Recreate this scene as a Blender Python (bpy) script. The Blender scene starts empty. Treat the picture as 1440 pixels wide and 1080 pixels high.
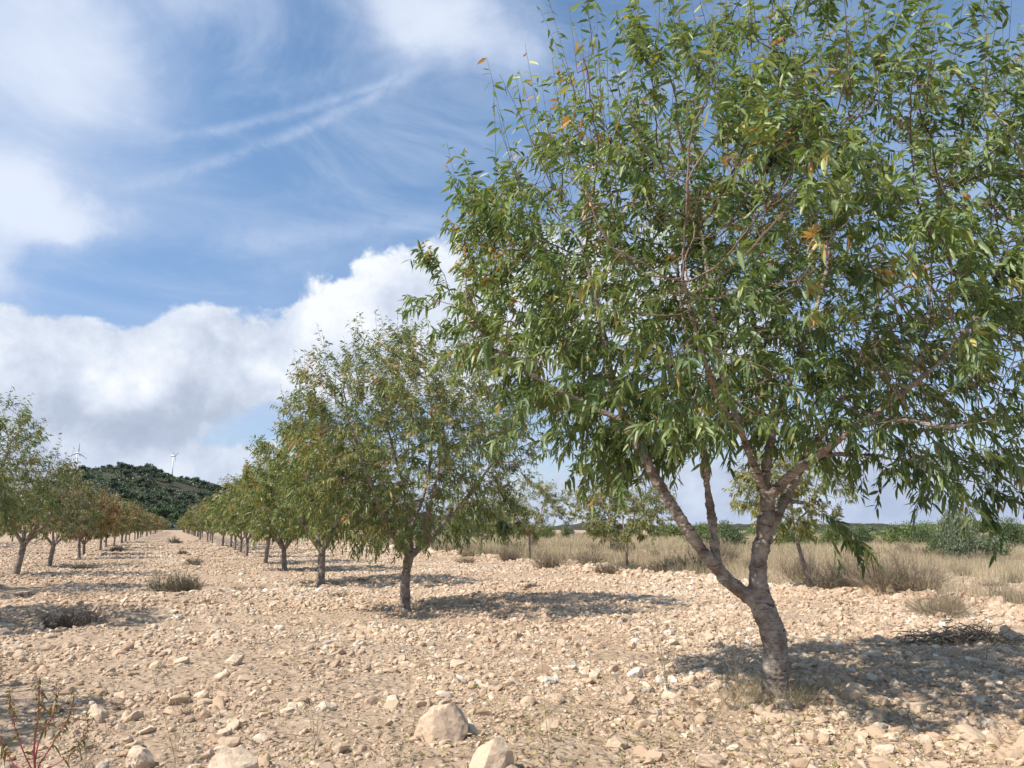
import bpy, math, random
import numpy as np
from mathutils import Vector, Matrix, kdtree
R = math.radians
rng = np.random.default_rng(7)
random.seed(7)
SC = bpy.context.scene
COL = SC.collection

# ------------------------------------------------------------------ camera
F_PX, CX, CY, CAM_H = 1082.0, 720.0, 540.0, 1.5      # photo is 1440 x 1080
HOR = 741.0
PITCH = math.atan((HOR - CY) / F_PX)
YAW = math.atan((CX - 245) / (F_PX * math.cos(PITCH) + (HOR - CY) * math.sin(PITCH)))
cam_d = bpy.data.cameras.new('camera')
cam = bpy.data.objects.new('camera', cam_d); COL.objects.link(cam)
cam.location = (0, 0, CAM_H)
cam.rotation_euler = (math.pi / 2 + PITCH, 0, -YAW)
cam_d.sensor_width = 36; cam_d.lens = 36 * F_PX / 1440
cam_d.clip_start = 0.05; cam_d.clip_end = 9000
SC.camera = cam
FWD = np.array([math.sin(YAW), math.cos(YAW), 0.0])
RGT = np.array([math.cos(YAW), -math.sin(YAW), 0.0])

def ray(px, py):
    u, v = (px - CX) / F_PX, -(py - CY) / F_PX
    f = math.cos(PITCH) - v * math.sin(PITCH)
    z = math.sin(PITCH) + v * math.cos(PITCH)
    return FWD * f + RGT * u + np.array([0, 0, z])
def at(px, py, depth):
    d = ray(px, py); return np.array([0, 0, CAM_H]) + d * (depth / (d @ FWD))
def gp(px, py):
    d = ray(px, py); return np.array([0, 0, CAM_H]) + d * (CAM_H / -d[2])
def to_px(P):
    P = np.asarray(P, float) - np.array([0, 0, CAM_H])
    f = P @ FWD; r = P @ RGT; z = P[..., 2]
    w = f * math.cos(PITCH) + z * math.sin(PITCH)
    v = -f * math.sin(PITCH) + z * math.cos(PITCH)
    return CX + F_PX * r / w, CY - F_PX * v / w

# ------------------------------------------------------------------ sun, exposure
SUN_EL, SHADOW = R(50), np.array([0.998, 0.03])
SUN_DIR = np.array([-SHADOW[0] * math.cos(SUN_EL), -SHADOW[1] * math.cos(SUN_EL), math.sin(SUN_EL)])
sl = bpy.data.lights.new('sun', 'SUN'); sl.energy = 4.8; sl.angle = R(0.53); sl.color = (1.0, 0.945, 0.865)
so = bpy.data.objects.new('sun', sl); COL.objects.link(so)
so.rotation_euler = Vector(SUN_DIR).to_track_quat('Z', 'Y').to_euler()
SC.view_settings.view_transform = 'Standard'; SC.view_settings.look = 'None'
SC.view_settings.exposure = 0.36; SC.view_settings.gamma = 1
SC.cycles.max_bounces = 4; SC.cycles.diffuse_bounces = 2; SC.cycles.glossy_bounces = 1
SC.cycles.transmission_bounces = 2; SC.cycles.use_adaptive_sampling = True; SC.cycles.adaptive_threshold = 0.03; SC.cycles.use_denoising = True

# ------------------------------------------------------------------ node helper
class G:
    def __init__(s, nt): s.nt = nt
    def n(s, t, ins=None, **kw):
        o = s.nt.nodes.new(t)
        for k, v in kw.items(): setattr(o, k, v)
        for k, v in (ins or {}).items(): s.set(o.inputs[k], v)
        return o
    def set(s, i, v):
        if isinstance(v, bpy.types.NodeSocket): s.nt.links.new(v, i)
        else: i.default_value = v
    def m(s, op, a, b=0.0, c=0.0, clamp=False):
        o = s.nt.nodes.new('ShaderNodeMath'); o.operation = op; o.use_clamp = clamp
        for i, v in zip(o.inputs, (a, b, c)): s.set(i, v)
        return o.outputs[0]
    def noise(s, vec, scale, detail=4, rough=0.5, dist=0.0):
        o = s.n('ShaderNodeTexNoise', {'Vector': vec, 'Scale': scale, 'Detail': detail, 'Roughness': rough, 'Distortion': dist})
        return o.outputs['Fac']
    def sstep(s, x, a, b):
        o = s.n('ShaderNodeMapRange', {'Value': x, 'From Min': a, 'From Max': b}, interpolation_type='SMOOTHSTEP')
        return o.outputs[0]
    def ramp(s, x, stops):
        o = s.nt.nodes.new('ShaderNodeValToRGB'); cr = o.color_ramp
        while len(cr.elements) < len(stops): cr.elements.new(0.5)
        for e, (p, c) in zip(cr.elements, stops): e.position = p; e.color = (*c, 1)
        s.set(o.inputs[0], x); return o.outputs[0]
    def mix(s, f, a, b):
        o = s.nt.nodes.new('ShaderNodeMix'); o.data_type = 'RGBA'
        s.set(o.inputs[0], f)
        for i, v in ((6, a), (7, b)): s.set(o.inputs[i], v if isinstance(v, bpy.types.NodeSocket) else (*v, 1))
        return o.outputs[2]
    def scale(s, vec, sc):
        return s.n('ShaderNodeVectorMath', {0: vec, 1: sc}, operation='MULTIPLY').outputs[0]

# ------------------------------------------------------------------ world: sky, clouds
W = bpy.data.worlds.new("World"); SC.world = W; W.use_nodes = True
W.node_tree.nodes.clear(); g = G(W.node_tree)
sky = g.n('ShaderNodeTexSky', sky_type='NISHITA', sun_disc=False, sun_elevation=SUN_EL,
          sun_rotation=math.atan2(SUN_DIR[0], SUN_DIR[1]), altitude=600, air_density=1.0, dust_density=0.6, ozone_density=2.0)
tc = g.n('ShaderNodeTexCoord').outputs['Generated']
sx = g.n('ShaderNodeSeparateXYZ', {0: tc})
az = g.m('ARCTAN2', sx.outputs[0], sx.outputs[1])
el = g.m('ARCSINE', g.m('MINIMUM', g.m('MAXIMUM', sx.outputs[2], -1.0), 1.0))
def azel(px, py):
    d = ray(px, py); d = d / np.linalg.norm(d)
    return math.atan2(d[0], d[1]), math.asin(d[2])
# warp the two sky angles with noise so that no cloud has a clean outline
w1 = g.n('ShaderNodeTexNoise', {'Vector': tc, 'Scale': 5.5, 'Detail': 6, 'Roughness': 0.6})
wc = g.n('ShaderNodeSeparateColor', {0: w1.outputs['Color']})
azw = g.m('ADD', az, g.m('MULTIPLY', g.m('SUBTRACT', wc.outputs[0], 0.5), 0.17))
elw = g.m('ADD', el, g.m('MULTIPLY', g.m('SUBTRACT', wc.outputs[1], 0.5), 0.13))
def blobs(lst, A=None, E=None):
    out = None
    for px, py, rx, ry, s in lst:
        a, e = azel(px, py)
        dd = math.hypot(px - CX, F_PX)
        ra = rx / dd; re = ry / F_PX
        u = g.m('DIVIDE', g.m('SUBTRACT', A or azw, a), ra); v = g.m('DIVIDE', g.m('SUBTRACT', E or elw, e), re)
        q = g.m('ADD', g.m('MULTIPLY', u, u), g.m('MULTIPLY', v, v))
        b = g.m('MULTIPLY', g.m('EXPONENT', g.m('MULTIPLY', q, -0.9)), s)
        out = b if out is None else g.m('ADD', out, b)
    return out
cum = blobs([(150, 545, 210, 70, 1.0), (270, 500, 110, 45, .7), (50, 520, 90, 50, .6), (470, 470, 110, 75, .85), (540, 400, 80, 42, .55),
             (640, 480, 130, 95, .8), (860, 360, 200, 100, .5), (1000, 520, 240, 140, .5),
             (120, 665, 300, 38, .75), (420, 668, 120, 22, .5), (900, 700, 400, 45, .7), (1350, 700, 300, 50, .6)])
soft = blobs([(110, 40, 170, 95, .80), (130, 170, 140, 75, .48), (30, 285, 90, 50, 1.0), (0, 400, 50, 50, .7), (120, 310, 60, 30, .4),
              (650, 30, 120, 60, .85), (540, -20, 130, 45, .6), (740, 90, 60, 45, .4), (300, -10, 60, 30, .5), (500, 210, 50, 100, .28),
              (380, 330, 320, 50, .30), (1250, 150, 260, 160, .22), (1100, 600, 400, 200, .35), (-200, 200, 200, 300, .7),
              (1900, 300, 400, 300, .8), (300, -500, 500, 250, .5)])
nb = g.noise(tc, 11.0, 10, 0.6, 0.15)
ns = g.noise(g.scale(tc, (1, 1, 1.8)), 4.5, 8, 0.6, 0.6)
dc = g.m('ADD', cum, g.m('MULTIPLY', g.m('SUBTRACT', nb, 0.5), 1.25))
ac = g.sstep(dc, 0.38, 0.60)
ds = g.m('ADD', soft, g.m('MULTIPLY', g.m('SUBTRACT', ns, 0.5), .85))
as_ = g.m('MULTIPLY', g.sstep(ds, 0.08, 1.2), 0.9)
veil = g.m('MULTIPLY', g.sstep(g.noise(g.scale(tc, (1, 1, 3.0)), 3.0, 7, 0.62, 1.2), 0.34, 0.75), 0.52)
# contrails: thin bands round a straight line in the sky angles
def trail(p, q, wid, st, seed):
    a0, e0 = azel(*p); a1, e1 = azel(*q)
    L = math.hypot(a1 - a0, e1 - e0); tx, ty = (a1 - a0) / L, (e1 - e0) / L
    da = g.m('SUBTRACT', az, a0); de = g.m('SUBTRACT', el, e0)
    t = g.m('ADD', g.m('MULTIPLY', da, tx), g.m('MULTIPLY', de, ty))
    d = g.m('ADD', g.m('MULTIPLY', da, -ty), g.m('MULTIPLY', de, tx))
    d = g.m('ADD', d, g.m('MULTIPLY', g.m('MULTIPLY', t, g.m('SUBTRACT', t, L)), -0.09))
    nn = g.noise(tc, 26.0 + seed, 5, 0.65)
    d = g.m('ADD', d, g.m('MULTIPLY', g.m('SUBTRACT', nn, 0.5), 0.012))
    body = g.m('EXPONENT', g.m('MULTIPLY', g.m('POWER', g.m('DIVIDE', d, wid), 2.0), -1.0))
    ends = g.m('MULTIPLY', g.sstep(t, -0.01, 0.12), g.sstep(t, L + 0.01, L - 0.06))
    return g.m('MULTIPLY', g.m('MULTIPLY', body, ends), g.m('MULTIPLY', st, g.sstep(nn, 0.2, 0.6)))
tr = g.m('MAXIMUM', trail((90, 285), (600, 92), 0.007, .40, 0), trail((150, 205), (620, 82), 0.006, .36, 4))
tr = g.m('MAXIMUM', tr, trail((240, 345), (640, 300), 0.014, .25, 9))
# cloud shade: relief from the noise sampled towards the sun, grey bases low in each bank
off = g.n('ShaderNodeVectorMath', {0: tc, 1: (-0.035, 0.0, 0.05)}, operation='ADD').outputs[0]
nb2 = g.noise(off, 11.0, 6, 0.58, 0.15)
rel = g.m('MULTIPLY', g.m('SUBTRACT', nb, nb2), 1.1)
base = blobs([(150, 590, 220, 34, 1.0), (400, 565, 110, 24, .5), (5, 400, 70, 40, .9), (120, 150, 160, 60, .28), (1000, 640, 500, 80, .6), (1380, 660, 300, 60, .7), (650, 60, 120, 50, .25)])
lit = g.m('SUBTRACT', g.m('ADD', 0.80, rel), g.m('MULTIPLY', base, 0.36), clamp=True)
ccol = g.ramp(lit, [(0.0, (.36, .42, .55)), (0.45, (.50, .57, .71)), (0.75, (.72, .79, .91)), (1.0, (.95, .98, 1.04))])
scol = g.mix(g.sstep(el, .55, .02), g.n('ShaderNodeVectorMath', {0: sky.outputs[0], 1: (0.165, 0.185, 0.185)}, operation='MULTIPLY').outputs[0], g.n('ShaderNodeVectorMath', {0: sky.outputs[0], 1: (0.130, 0.126, 0.138)}, operation='MULTIPLY').outputs[0])
c1 = g.mix(g.m('ADD', veil, tr, clamp=True), scol, (.58, .68, .88))
c2 = g.mix(as_, c1, g.mix(g.sstep(ds, 0.4, 1.4), (.50, .61, .83), (.80, .87, 1.0)))
c3 = g.mix(ac, c2, ccol)
c3 = g.mix(g.m('MULTIPLY', g.sstep(el, 0.13, 0.0), .85), c3, g.mix(g.sstep(nb, .35, .65), (.46, .55, .74), (.64, .72, .88)))
bg = g.n('ShaderNodeBackground', {'Color': c3, 'Strength': 0.80})
g.n('ShaderNodeOutputWorld', {'Surface': bg.outputs[0]})

# ------------------------------------------------------------------ materials
def mat(name):
    m = bpy.data.materials.new(name); m.use_nodes = True; m.node_tree.nodes.clear()
    return m, G(m.node_tree)
def rnd(g): return g.n('ShaderNodeAttribute', attribute_name='rnd').outputs['Fac']
def leaf_mat(name, stops, trans=0.24, spec=0.45, rough=0.45, under=True):
    m, g = mat(name)
    c = g.ramp(rnd(g), stops)
    if under:
        bf = g.n('ShaderNodeNewGeometry').outputs['Backfacing']
        c = g.mix(g.m('MULTIPLY', bf, 0.5), c, g.mix(0.5, c, (.17, .20, .12)))
    p = g.n('ShaderNodeBsdfPrincipled', {'Base Color': c, 'Roughness': rough, 'Specular IOR Level': spec})
    t = g.n('ShaderNodeBsdfTranslucent', {'Color': g.n('ShaderNodeVectorMath', {0: c, 1: (1.5, 1.6, .7)}, operation='MULTIPLY').outputs[0]})
    x = g.n('ShaderNodeMixShader', {0: trans, 1: p.outputs[0], 2: t.outputs[0]})
    g.n('ShaderNodeOutputMaterial', {'Surface': x.outputs[0]}); return m
M = {}
M['leaf_main'] = leaf_mat('almond_leaf_green', [(0, (0.091, 0.150, 0.049)), (.35, (0.152, 0.223, 0.069)), (.7, (0.247, 0.305, 0.099)), (.9, (0.367, 0.392, 0.135)), (.965, (0.519, 0.439, 0.146)), (1, (0.507, 0.250, 0.109))])
M['leaf_olive'] = leaf_mat('almond_leaf_olive', [(0, (0.096, 0.142, 0.048)), (.3, (0.162, 0.206, 0.066)), (.65, (0.277, 0.288, 0.097)), (.88, (0.416, 0.348, 0.132)), (1, (0.522, 0.270, 0.115))])
M['leaf_mixed'] = leaf_mat('almond_leaf_turning', [(0, (0.085, 0.116, 0.044)), (.3, (0.166, 0.179, 0.068)), (.6, (0.266, 0.231, 0.091)), (.85, (0.365, 0.257, 0.115)), (1, (0.373, 0.192, 0.100))])
M['leaf_autumn'] = leaf_mat('almond_leaf_autumn', [(0, (0.109, 0.118, 0.047)), (.3, (0.215, 0.176, 0.074)), (.6, (0.338, 0.222, 0.098)), (.85, (0.410, 0.240, 0.117)), (1, (0.323, 0.164, 0.091))])
M['leaf_young'] = leaf_mat('young_almond_leaf', [(0, (0.155, 0.176, 0.070)), (.5, (0.290, 0.292, 0.118)), (.85, (0.455, 0.388, 0.149)), (1, (0.550, 0.422, 0.155))])
M['bush'] = leaf_mat('bush_leaf_green', [(0, (.045, .075, .028)), (.5, (.085, .125, .042)), (1, (.15, .18, .07))], trans=.2)
M['bush_light'] = leaf_mat('bush_leaf_light', [(0, (.08, .115, .035)), (.5, (.14, .185, .055)), (1, (.20, .24, .08))], trans=.2)
M['bush_grey'] = leaf_mat('bush_leaf_grey', [(0, (.085, .11, .065)), (.5, (.14, .17, .10)), (1, (.21, .24, .15))], trans=.15)
M['pine'] = leaf_mat('pine_needle', [(0, (0.037, 0.060, 0.039)), (.5, (0.062, 0.094, 0.053)), (1, (0.106, 0.132, 0.070))], trans=.1)
M['pine_light'] = leaf_mat('young_pine_needle', [(0, (.055, .09, .030)), (.5, (.085, .13, .042)), (1, (.13, .17, .055))], trans=.1)
M['straw'] = leaf_mat('dry_straw', [(0, (.17, .125, .085)), (.35, (.32, .25, .17)), (.75, (.50, .41, .29)), (1, (.60, .52, .38))], trans=.25, under=False, rough=.6)
M['dry'] = leaf_mat('dry_weed', [(0, (.12, .085, .055)), (.45, (.25, .195, .13)), (1, (.46, .375, .26))], trans=.1, under=False, rough=.7)
M['dry_green'] = leaf_mat('greyish_shrub', [(0, (.09, .085, .05)), (.5, (.17, .16, .10)), (1, (.28, .24, .16))], trans=.1, under=False, rough=.7)
M['dark_twig'] = leaf_mat('dead_dark_twig', [(0, (.045, .036, .029)), (.6, (.10, .078, .06)), (1, (.20, .155, .115))], trans=.0, under=False, rough=.8)
M['litter'] = leaf_mat('fallen_leaf', [(0, (.16, .095, .05)), (.35, (.28, .185, .09)), (.65, (.42, .32, .14)), (.85, (.38, .36, .12)), (1, (.22, .26, .08))], trans=.15, under=False)
M['red_stem'] = leaf_mat('red_stem', [(0, (.32, .045, .07)), (1, (.48, .08, .12))], trans=.05, under=False)
M['seed'] = leaf_mat('seed_head', [(0, (.12, .075, .03)), (.6, (.24, .17, .06)), (1, (.20, .21, .07))], trans=.15, under=False)
M['husk'] = leaf_mat('dark_dried_husk', [(0, (.02, .014, .012)), (1, (.06, .035, .025))], trans=0, under=False, rough=.8)

def bark_mat(name, c1, c2, c3, sc=1.0, red=0.0):
    m, g = mat(name)
    P = g.n('ShaderNodeTexCoord').outputs['Object']
    n1 = g.noise(P, 6 * sc, 8, .65, .4)
    n2 = g.noise(g.scale(P, (9 * sc, 9 * sc, 55 * sc)), 1.0, 5, .6, .6)       # short horizontal lenticels
    n3 = g.noise(P, 60 * sc, 6, .7)
    sp = g.n('ShaderNodeTexVoronoi', {'Vector': g.scale(P, (40, 40, 95)), 'Scale': sc}).outputs['Distance']
    c = g.mix(g.sstep(n1, .36, .62), c1, c2)
    c = g.mix(g.m('MULTIPLY', g.sstep(n2, .5, .66), .55), c, c3)
    c = g.mix(g.m('MULTIPLY', g.sstep(n1, .60, .74), .7), c, (.07, .045, .032))
    c = g.mix(g.m('MULTIPLY', g.sstep(sp, .32, .10), .4), c, (.42, .37, .31))
    c = g.mix(g.m('MULTIPLY', g.sstep(n3, .45, .7), .4), c, c1)
    zz = g.n('ShaderNodeSeparateXYZ', {0: P}).outputs[2]; scar = g.noise(g.scale(P, (3, 3, 9)), 2.2, 7, .7, .8)
    c = g.mix(g.m('MULTIPLY', g.sstep(scar, .55, .63), .85), c, (.055, .038, .03))
    h = g.m('ADD', g.m('ADD', g.m('ADD', n2, g.m('MULTIPLY', scar, -1.5)), g.m('MULTIPLY', n3, .6)), g.m('MULTIPLY', n1, 1.2))
    b = g.n('ShaderNodeBump', {'Height': h, 'Strength': .8, 'Distance': .012})
    p = g.n('ShaderNodeBsdfPrincipled', {'Base Color': c, 'Roughness': .72, 'Specular IOR Level': .3, 'Normal': b.outputs[0]})
    g.n('ShaderNodeOutputMaterial', {'Surface': p.outputs[0]}); return m
M['bark'] = bark_mat('almond_bark', (.18, .14, .11), (.43, .365, .30), (.10, .07, .055))
M['bark_small'] = bark_mat('orchard_bark', (.19, .15, .12), (.36, .30, .25), (.12, .085, .065))
M['twig'] = leaf_mat('reddish_twig', [(0, (.10, .060, .042)), (.6, (.19, .12, .085)), (1, (.30, .24, .20))], trans=0, under=False, rough=.6)

def soil_mat():
    m, g = mat('stony_soil')
    P = g.n('ShaderNodeTexCoord').outputs['Object']
    n1 = g.noise(P, .35, 6, .6); n2 = g.noise(P, 5, 8, .7); n3 = g.noise(P, 60, 6, .75)
    c = g.mix(g.sstep(n2, .35, .65), (0.396, 0.277, 0.182), (0.522, 0.387, 0.267))
    c = g.mix(g.m('MULTIPLY', g.sstep(n1, .4, .65), .45), c, (0.424, 0.294, 0.194))
    c = g.mix(g.m('MULTIPLY', g.sstep(n3, .45, .7), .5), c, (0.595, 0.457, 0.325))
    v = g.n('ShaderNodeTexVoronoi', {'Vector': P, 'Scale': 11.0, 'Randomness': 1.0})
    v2 = g.n('ShaderNodeTexVoronoi', {'Vector': P, 'Scale': 4.3, 'Randomness': 1.0})
    k = g.sstep(v.outputs['Distance'], .5, .22); k2 = g.sstep(v2.outputs['Distance'], .42, .2)
    vc = g.n('ShaderNodeSeparateColor', {0: v.outputs['Color']})
    c = g.mix(g.m('MULTIPLY', k, g.m('MULTIPLY', vc.outputs[0], .85)), c, (0.630, 0.492, 0.356))
    h = g.m('ADD', g.m('MULTIPLY', k, .5), g.m('ADD', g.m('MULTIPLY', k2, .7), g.m('ADD', g.m('MULTIPLY', n2, .9), g.m('MULTIPLY', n3, .25))))
    b = g.n('ShaderNodeBump', {'Height': h, 'Strength': 1.0, 'Distance': .05})
    p = g.n('ShaderNodeBsdfPrincipled', {'Base Color': c, 'Roughness': .95, 'Specular IOR Level': .15, 'Normal': b.outputs[0]})
    g.n('ShaderNodeOutputMaterial', {'Surface': p.outputs[0]}); return m
M['soil'] = soil_mat()
def stone_mat():
    m, g = mat('limestone')
    P = g.n('ShaderNodeTexCoord').outputs['Object']
    c = g.ramp(rnd(g), [(0, (0.397, 0.272, 0.176)), (.35, (0.516, 0.375, 0.256)), (.7, (0.615, 0.465, 0.327)), (.9, (0.714, 0.583, 0.432)), (.94, (0.456, 0.396, 0.331)), (1, (0.776, 0.713, 0.589))])
    n = g.noise(P, 22, 6, .65); n3 = g.noise(P, 120, 4, .7)
    c = g.mix(g.m('MULTIPLY', g.sstep(n, .38, .68), .5), c, (0.456, 0.326, 0.214))
    c = g.mix(g.m('MULTIPLY', g.sstep(n3, .55, .75), .3), c, (0.776, 0.662, 0.503))
    b = g.n('ShaderNodeBump', {'Height': g.m('ADD', n, g.m('MULTIPLY', n3, .4)), 'Strength': .7, 'Distance': .012})
    p = g.n('ShaderNodeBsdfPrincipled', {'Base Color': c, 'Roughness': .92, 'Specular IOR Level': .2, 'Normal': b.outputs[0]})
    g.n('ShaderNodeOutputMaterial', {'Surface': p.outputs[0]}); return m
M['stone'] = stone_mat()
def hill_mat():
    m, g = mat('scrub_hillside')
    P = g.n('ShaderNodeTexCoord').outputs['Object']
    n1 = g.noise(P, .03, 7, .6); n2 = g.noise(P, .25, 5, .7)
    c = g.mix(g.sstep(n1, .4, .6), (.048, .052, .034), (.088, .074, .056))
    c = g.mix(g.m('MULTIPLY', g.sstep(n2, .42, .6), .7), c, (.045, .062, .032))
    p = g.n('ShaderNodeBsdfPrincipled', {'Base Color': c, 'Roughness': 1.0, 'Specular IOR Level': .05})
    g.n('ShaderNodeOutputMaterial', {'Surface': p.outputs[0]}); return m
M['hill'] = hill_mat()
def plain(name, c, r=.5):
    m, g = mat(name)
    P = g.n('ShaderNodeTexCoord').outputs['Object']
    cc = g.mix(g.m('MULTIPLY', g.noise(P, .5, 3), .2), c, tuple(x * .8 for x in c))
    p = g.n('ShaderNodeBsdfPrincipled', {'Base Color': cc, 'Roughness': r})
    g.n('ShaderNodeOutputMaterial', {'Surface': p.outputs[0]}); return m
M['turbine'] = plain('turbine_white', (.80, .81, .82))

# ------------------------------------------------------------------ mesh helpers
def tag(o, label=None, cat=None, group=None, kind=None):
    if label: o['label'] = label
    if cat: o['category'] = cat
    if group: o['group'] = group
    if kind: o['kind'] = kind
    return o
def empty(name, loc, rz=0.0):
    o = bpy.data.objects.new(name, None); COL.objects.link(o)
    o.location = tuple(float(v) for v in loc); o.rotation_euler = (0, 0, rz); o.empty_display_size = .3
    return o
class MB:
    """collects vertex and face arrays, builds ONE mesh"""
    def __init__(s): s.v = []; s.f = []; s.r = []; s.n = 0
    def add(s, V, F, r=None):
        V = np.asarray(V, float).reshape(-1, 3)
        s.v.append(V)
        for Fa in (F if isinstance(F, list) else [F]): s.f.append(np.asarray(Fa, np.int64) + s.n)
        s.r.append(np.full(len(V), .5) if r is None else np.broadcast_to(np.asarray(r, float).reshape(-1), (len(V),)) if np.size(r) != len(V) else np.asarray(r, float).reshape(-1))
        s.n += len(V)
    def mesh(s, name, material, smooth=False):
        me = bpy.data.meshes.new(name)
        V = np.concatenate(s.v)
        F = [f for f in s.f if len(f)]
        idx = np.concatenate([f.reshape(-1) for f in F])
        tot = np.concatenate([np.full(len(f), f.shape[1]) for f in F])
        me.vertices.add(len(V)); me.vertices.foreach_set('co', V.astype(np.float32).reshape(-1))
        me.loops.add(len(idx)); me.loops.foreach_set('vertex_index', idx.astype(np.int32))
        me.polygons.add(len(tot)); me.polygons.foreach_set('loop_start', np.concatenate([[0], np.cumsum(tot)[:-1]]).astype(np.int32))
        a = me.attributes.new('rnd', 'FLOAT', 'POINT'); a.data.foreach_set('value', np.concatenate(s.r).astype(np.float32))
        me.update(calc_edges=True)
        me.polygons.foreach_set('use_smooth', np.full(len(tot), smooth))
        me.materials.append(material); return me
    def build(s, name, material, parent=None, smooth=False):
        o = bpy.data.objects.new(name, s.mesh(name, material, smooth)); COL.objects.link(o)
        if parent is not None: o.parent = parent
        return o
def norm(a): return a / np.maximum(np.linalg.norm(a, axis=-1, keepdims=True), 1e-9)
def perp(d):
    r = rng.normal(size=d.shape); return norm(r - (r * d).sum(-1, keepdims=True) * d)

def tubes(mb, P, Rr, k=4, r=None):
    """P (N,n,3) polylines, Rr (N,n) radii"""
    P = np.asarray(P, float); N, n, _ = P.shape; Rr = np.broadcast_to(Rr, (N, n))
    T = norm(np.gradient(P, axis=1))
    U = perp(T[:, 0]); us = [U]
    for i in range(1, n):
        U = norm(U - (U * T[:, i]).sum(-1, keepdims=True) * T[:, i]); us.append(U)
    U = np.stack(us, 1); Vv = np.cross(T, U)
    a = np.arange(k) * 2 * math.pi / k
    V = P[:, :, None] + Rr[:, :, None, None] * (np.cos(a)[None, None, :, None] * U[:, :, None] + np.sin(a)[None, None, :, None] * Vv[:, :, None])
    ii, jj = np.meshgrid(np.arange(n - 1), np.arange(k), indexing='ij')
    j2 = (jj + 1) % k
    q = np.stack([ii * k + jj, ii * k + j2, (ii + 1) * k + j2, (ii + 1) * k + jj], -1).reshape(-1, 4)
    Fq = (q[None] + (np.arange(N) * n * k)[:, None, None]).reshape(-1, 4)
    cap = np.arange(k)[::-1]; c0 = (cap[None] + (np.arange(N) * n * k)[:, None]); c1 = ((np.arange(k) + (n - 1) * k)[None] + (np.arange(N) * n * k)[:, None])
    rr = np.full(N, .5) if r is None else np.broadcast_to(r, (N,))
    mb.add(V.reshape(-1, 3), [Fq, c0, c1], np.repeat(rr, n * k))

def spline(pts, step=.05):
    pts = np.asarray(pts, float); out = []
    n = len(pts)
    for i in range(n - 1):
        p0, p1, p2, p3 = pts[max(i - 1, 0)], pts[i], pts[i + 1], pts[min(i + 2, n - 1)]
        m = max(2, int(np.linalg.norm(p2[:3] - p1[:3]) / step))
        for t in np.arange(m) / m:
            out.append(.5 * ((2 * p1) + (-p0 + p2) * t + (2 * p0 - 5 * p1 + 4 * p2 - p3) * t * t + (-p0 + 3 * p1 - 3 * p2 + p3) * t ** 3))
    out.append(pts[-1]); return np.array(out)

def leaves(mb, P, D, N, L, Wd, r, hi=True, curl=.25):
    n = len(P); D = norm(D); N = norm(N - (N * D).sum(-1, keepdims=True) * D); S = np.cross(D, N)
    L = np.broadcast_to(L, (n,))[:, None]; Wd = np.broadcast_to(Wd, (n,))[:, None]
    down = np.array([0, 0, -1.0]); cu = (curl * rng.uniform(-.4, 2.4, (n, 1))) * L
    if hi:
        def pt(t, side, w, lift): return P + D * L * t + S * (side * w * Wd * .5) + N * (lift * Wd) + down * cu * t * t
        V = np.stack([pt(0, 0, 0, 0), pt(.3, 1, .95, .16), pt(.3, 0, 0, 0), pt(.3, -1, .95, .16),
                      pt(.68, 1, .75, .13), pt(.68, 0, 0, 0), pt(.68, -1, .75, .13), pt(1, 0, 0, 0)], 1)
        T = np.array([[0, 2, 1], [0, 3, 2], [4, 5, 7], [5, 6, 7]]); Q = np.array([[1, 2, 5, 4], [2, 3, 6, 5]])
        o = (np.arange(n) * 8)[:, None, None]
        mb.add(V.reshape(-1, 3), [(T[None] + o).reshape(-1, 3), (Q[None] + o).reshape(-1, 4)], np.repeat(r, 8))
    else:
        A = P; B = P + D * L * .45 + S * Wd * .5 + N * .1 * Wd + down * cu * .2; C = P + D * L + down * cu; E = P + D * L * .45 - S * Wd * .5 + N * .1 * Wd + down * cu * .2
        V = np.stack([A, B, C, E], 1); o = (np.arange(n) * 4)[:, None, None]
        mb.add(V.reshape(-1, 3), (np.array([[0, 2, 1], [0, 3, 2]])[None] + o).reshape(-1, 3), np.repeat(r, 4))

def vnoise(x, y, sc, seed=0):
    """value noise 2-D, smooth, -1..1"""
    x = np.asarray(x, float) / sc; y = np.asarray(y, float) / sc
    xi = np.floor(x).astype(np.int64); yi = np.floor(y).astype(np.int64); fx = x - xi; fy = y - yi
    fx = fx * fx * (3 - 2 * fx); fy = fy * fy * (3 - 2 * fy)
    def h(a, b):
        k = (a * 374761393 + b * 668265263 + seed * 974634777) & 0xffffffff
        k = ((k ^ (k >> 13)) * 1274126177) & 0xffffffff
        return ((k ^ (k >> 16)) & 0xffff) / 32767.5 - 1
    return (h(xi, yi) * (1 - fx) + h(xi + 1, yi) * fx) * (1 - fy) + (h(xi, yi + 1) * (1 - fx) + h(xi + 1, yi + 1) * fx) * fy
BERM = 13.6
def gh(x, y):
    x = np.asarray(x, float); y = np.asarray(y, float)
    d = np.hypot(x, y); near = np.exp(-(d / 120) ** 2)
    z = .06 * vnoise(x, y, 3.1, 1) + .045 * vnoise(x, y, 1.1, 2) + .016 * vnoise(x, y, .42, 3) + .009 * vnoise(x, y, .15, 4) + .005 * vnoise(x, y, .07, 5)
    z = z + .022 * np.sin(x * 6.28 / .62 + 1.5 * vnoise(x, y, 2.5, 7)) * np.clip(vnoise(x, y, 3.5, 8) + .35, 0, 1)
    z = z + .13 * np.exp(-((x - BERM + .5 * vnoise(x, y, 5, 9)) / .8) ** 2) * (1 + .5 * vnoise(x, y, .8, 6))
    return z * near
def onground(p, dz=0.0): return np.array([p[0], p[1], float(gh(p[0], p[1])) + dz])

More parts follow.
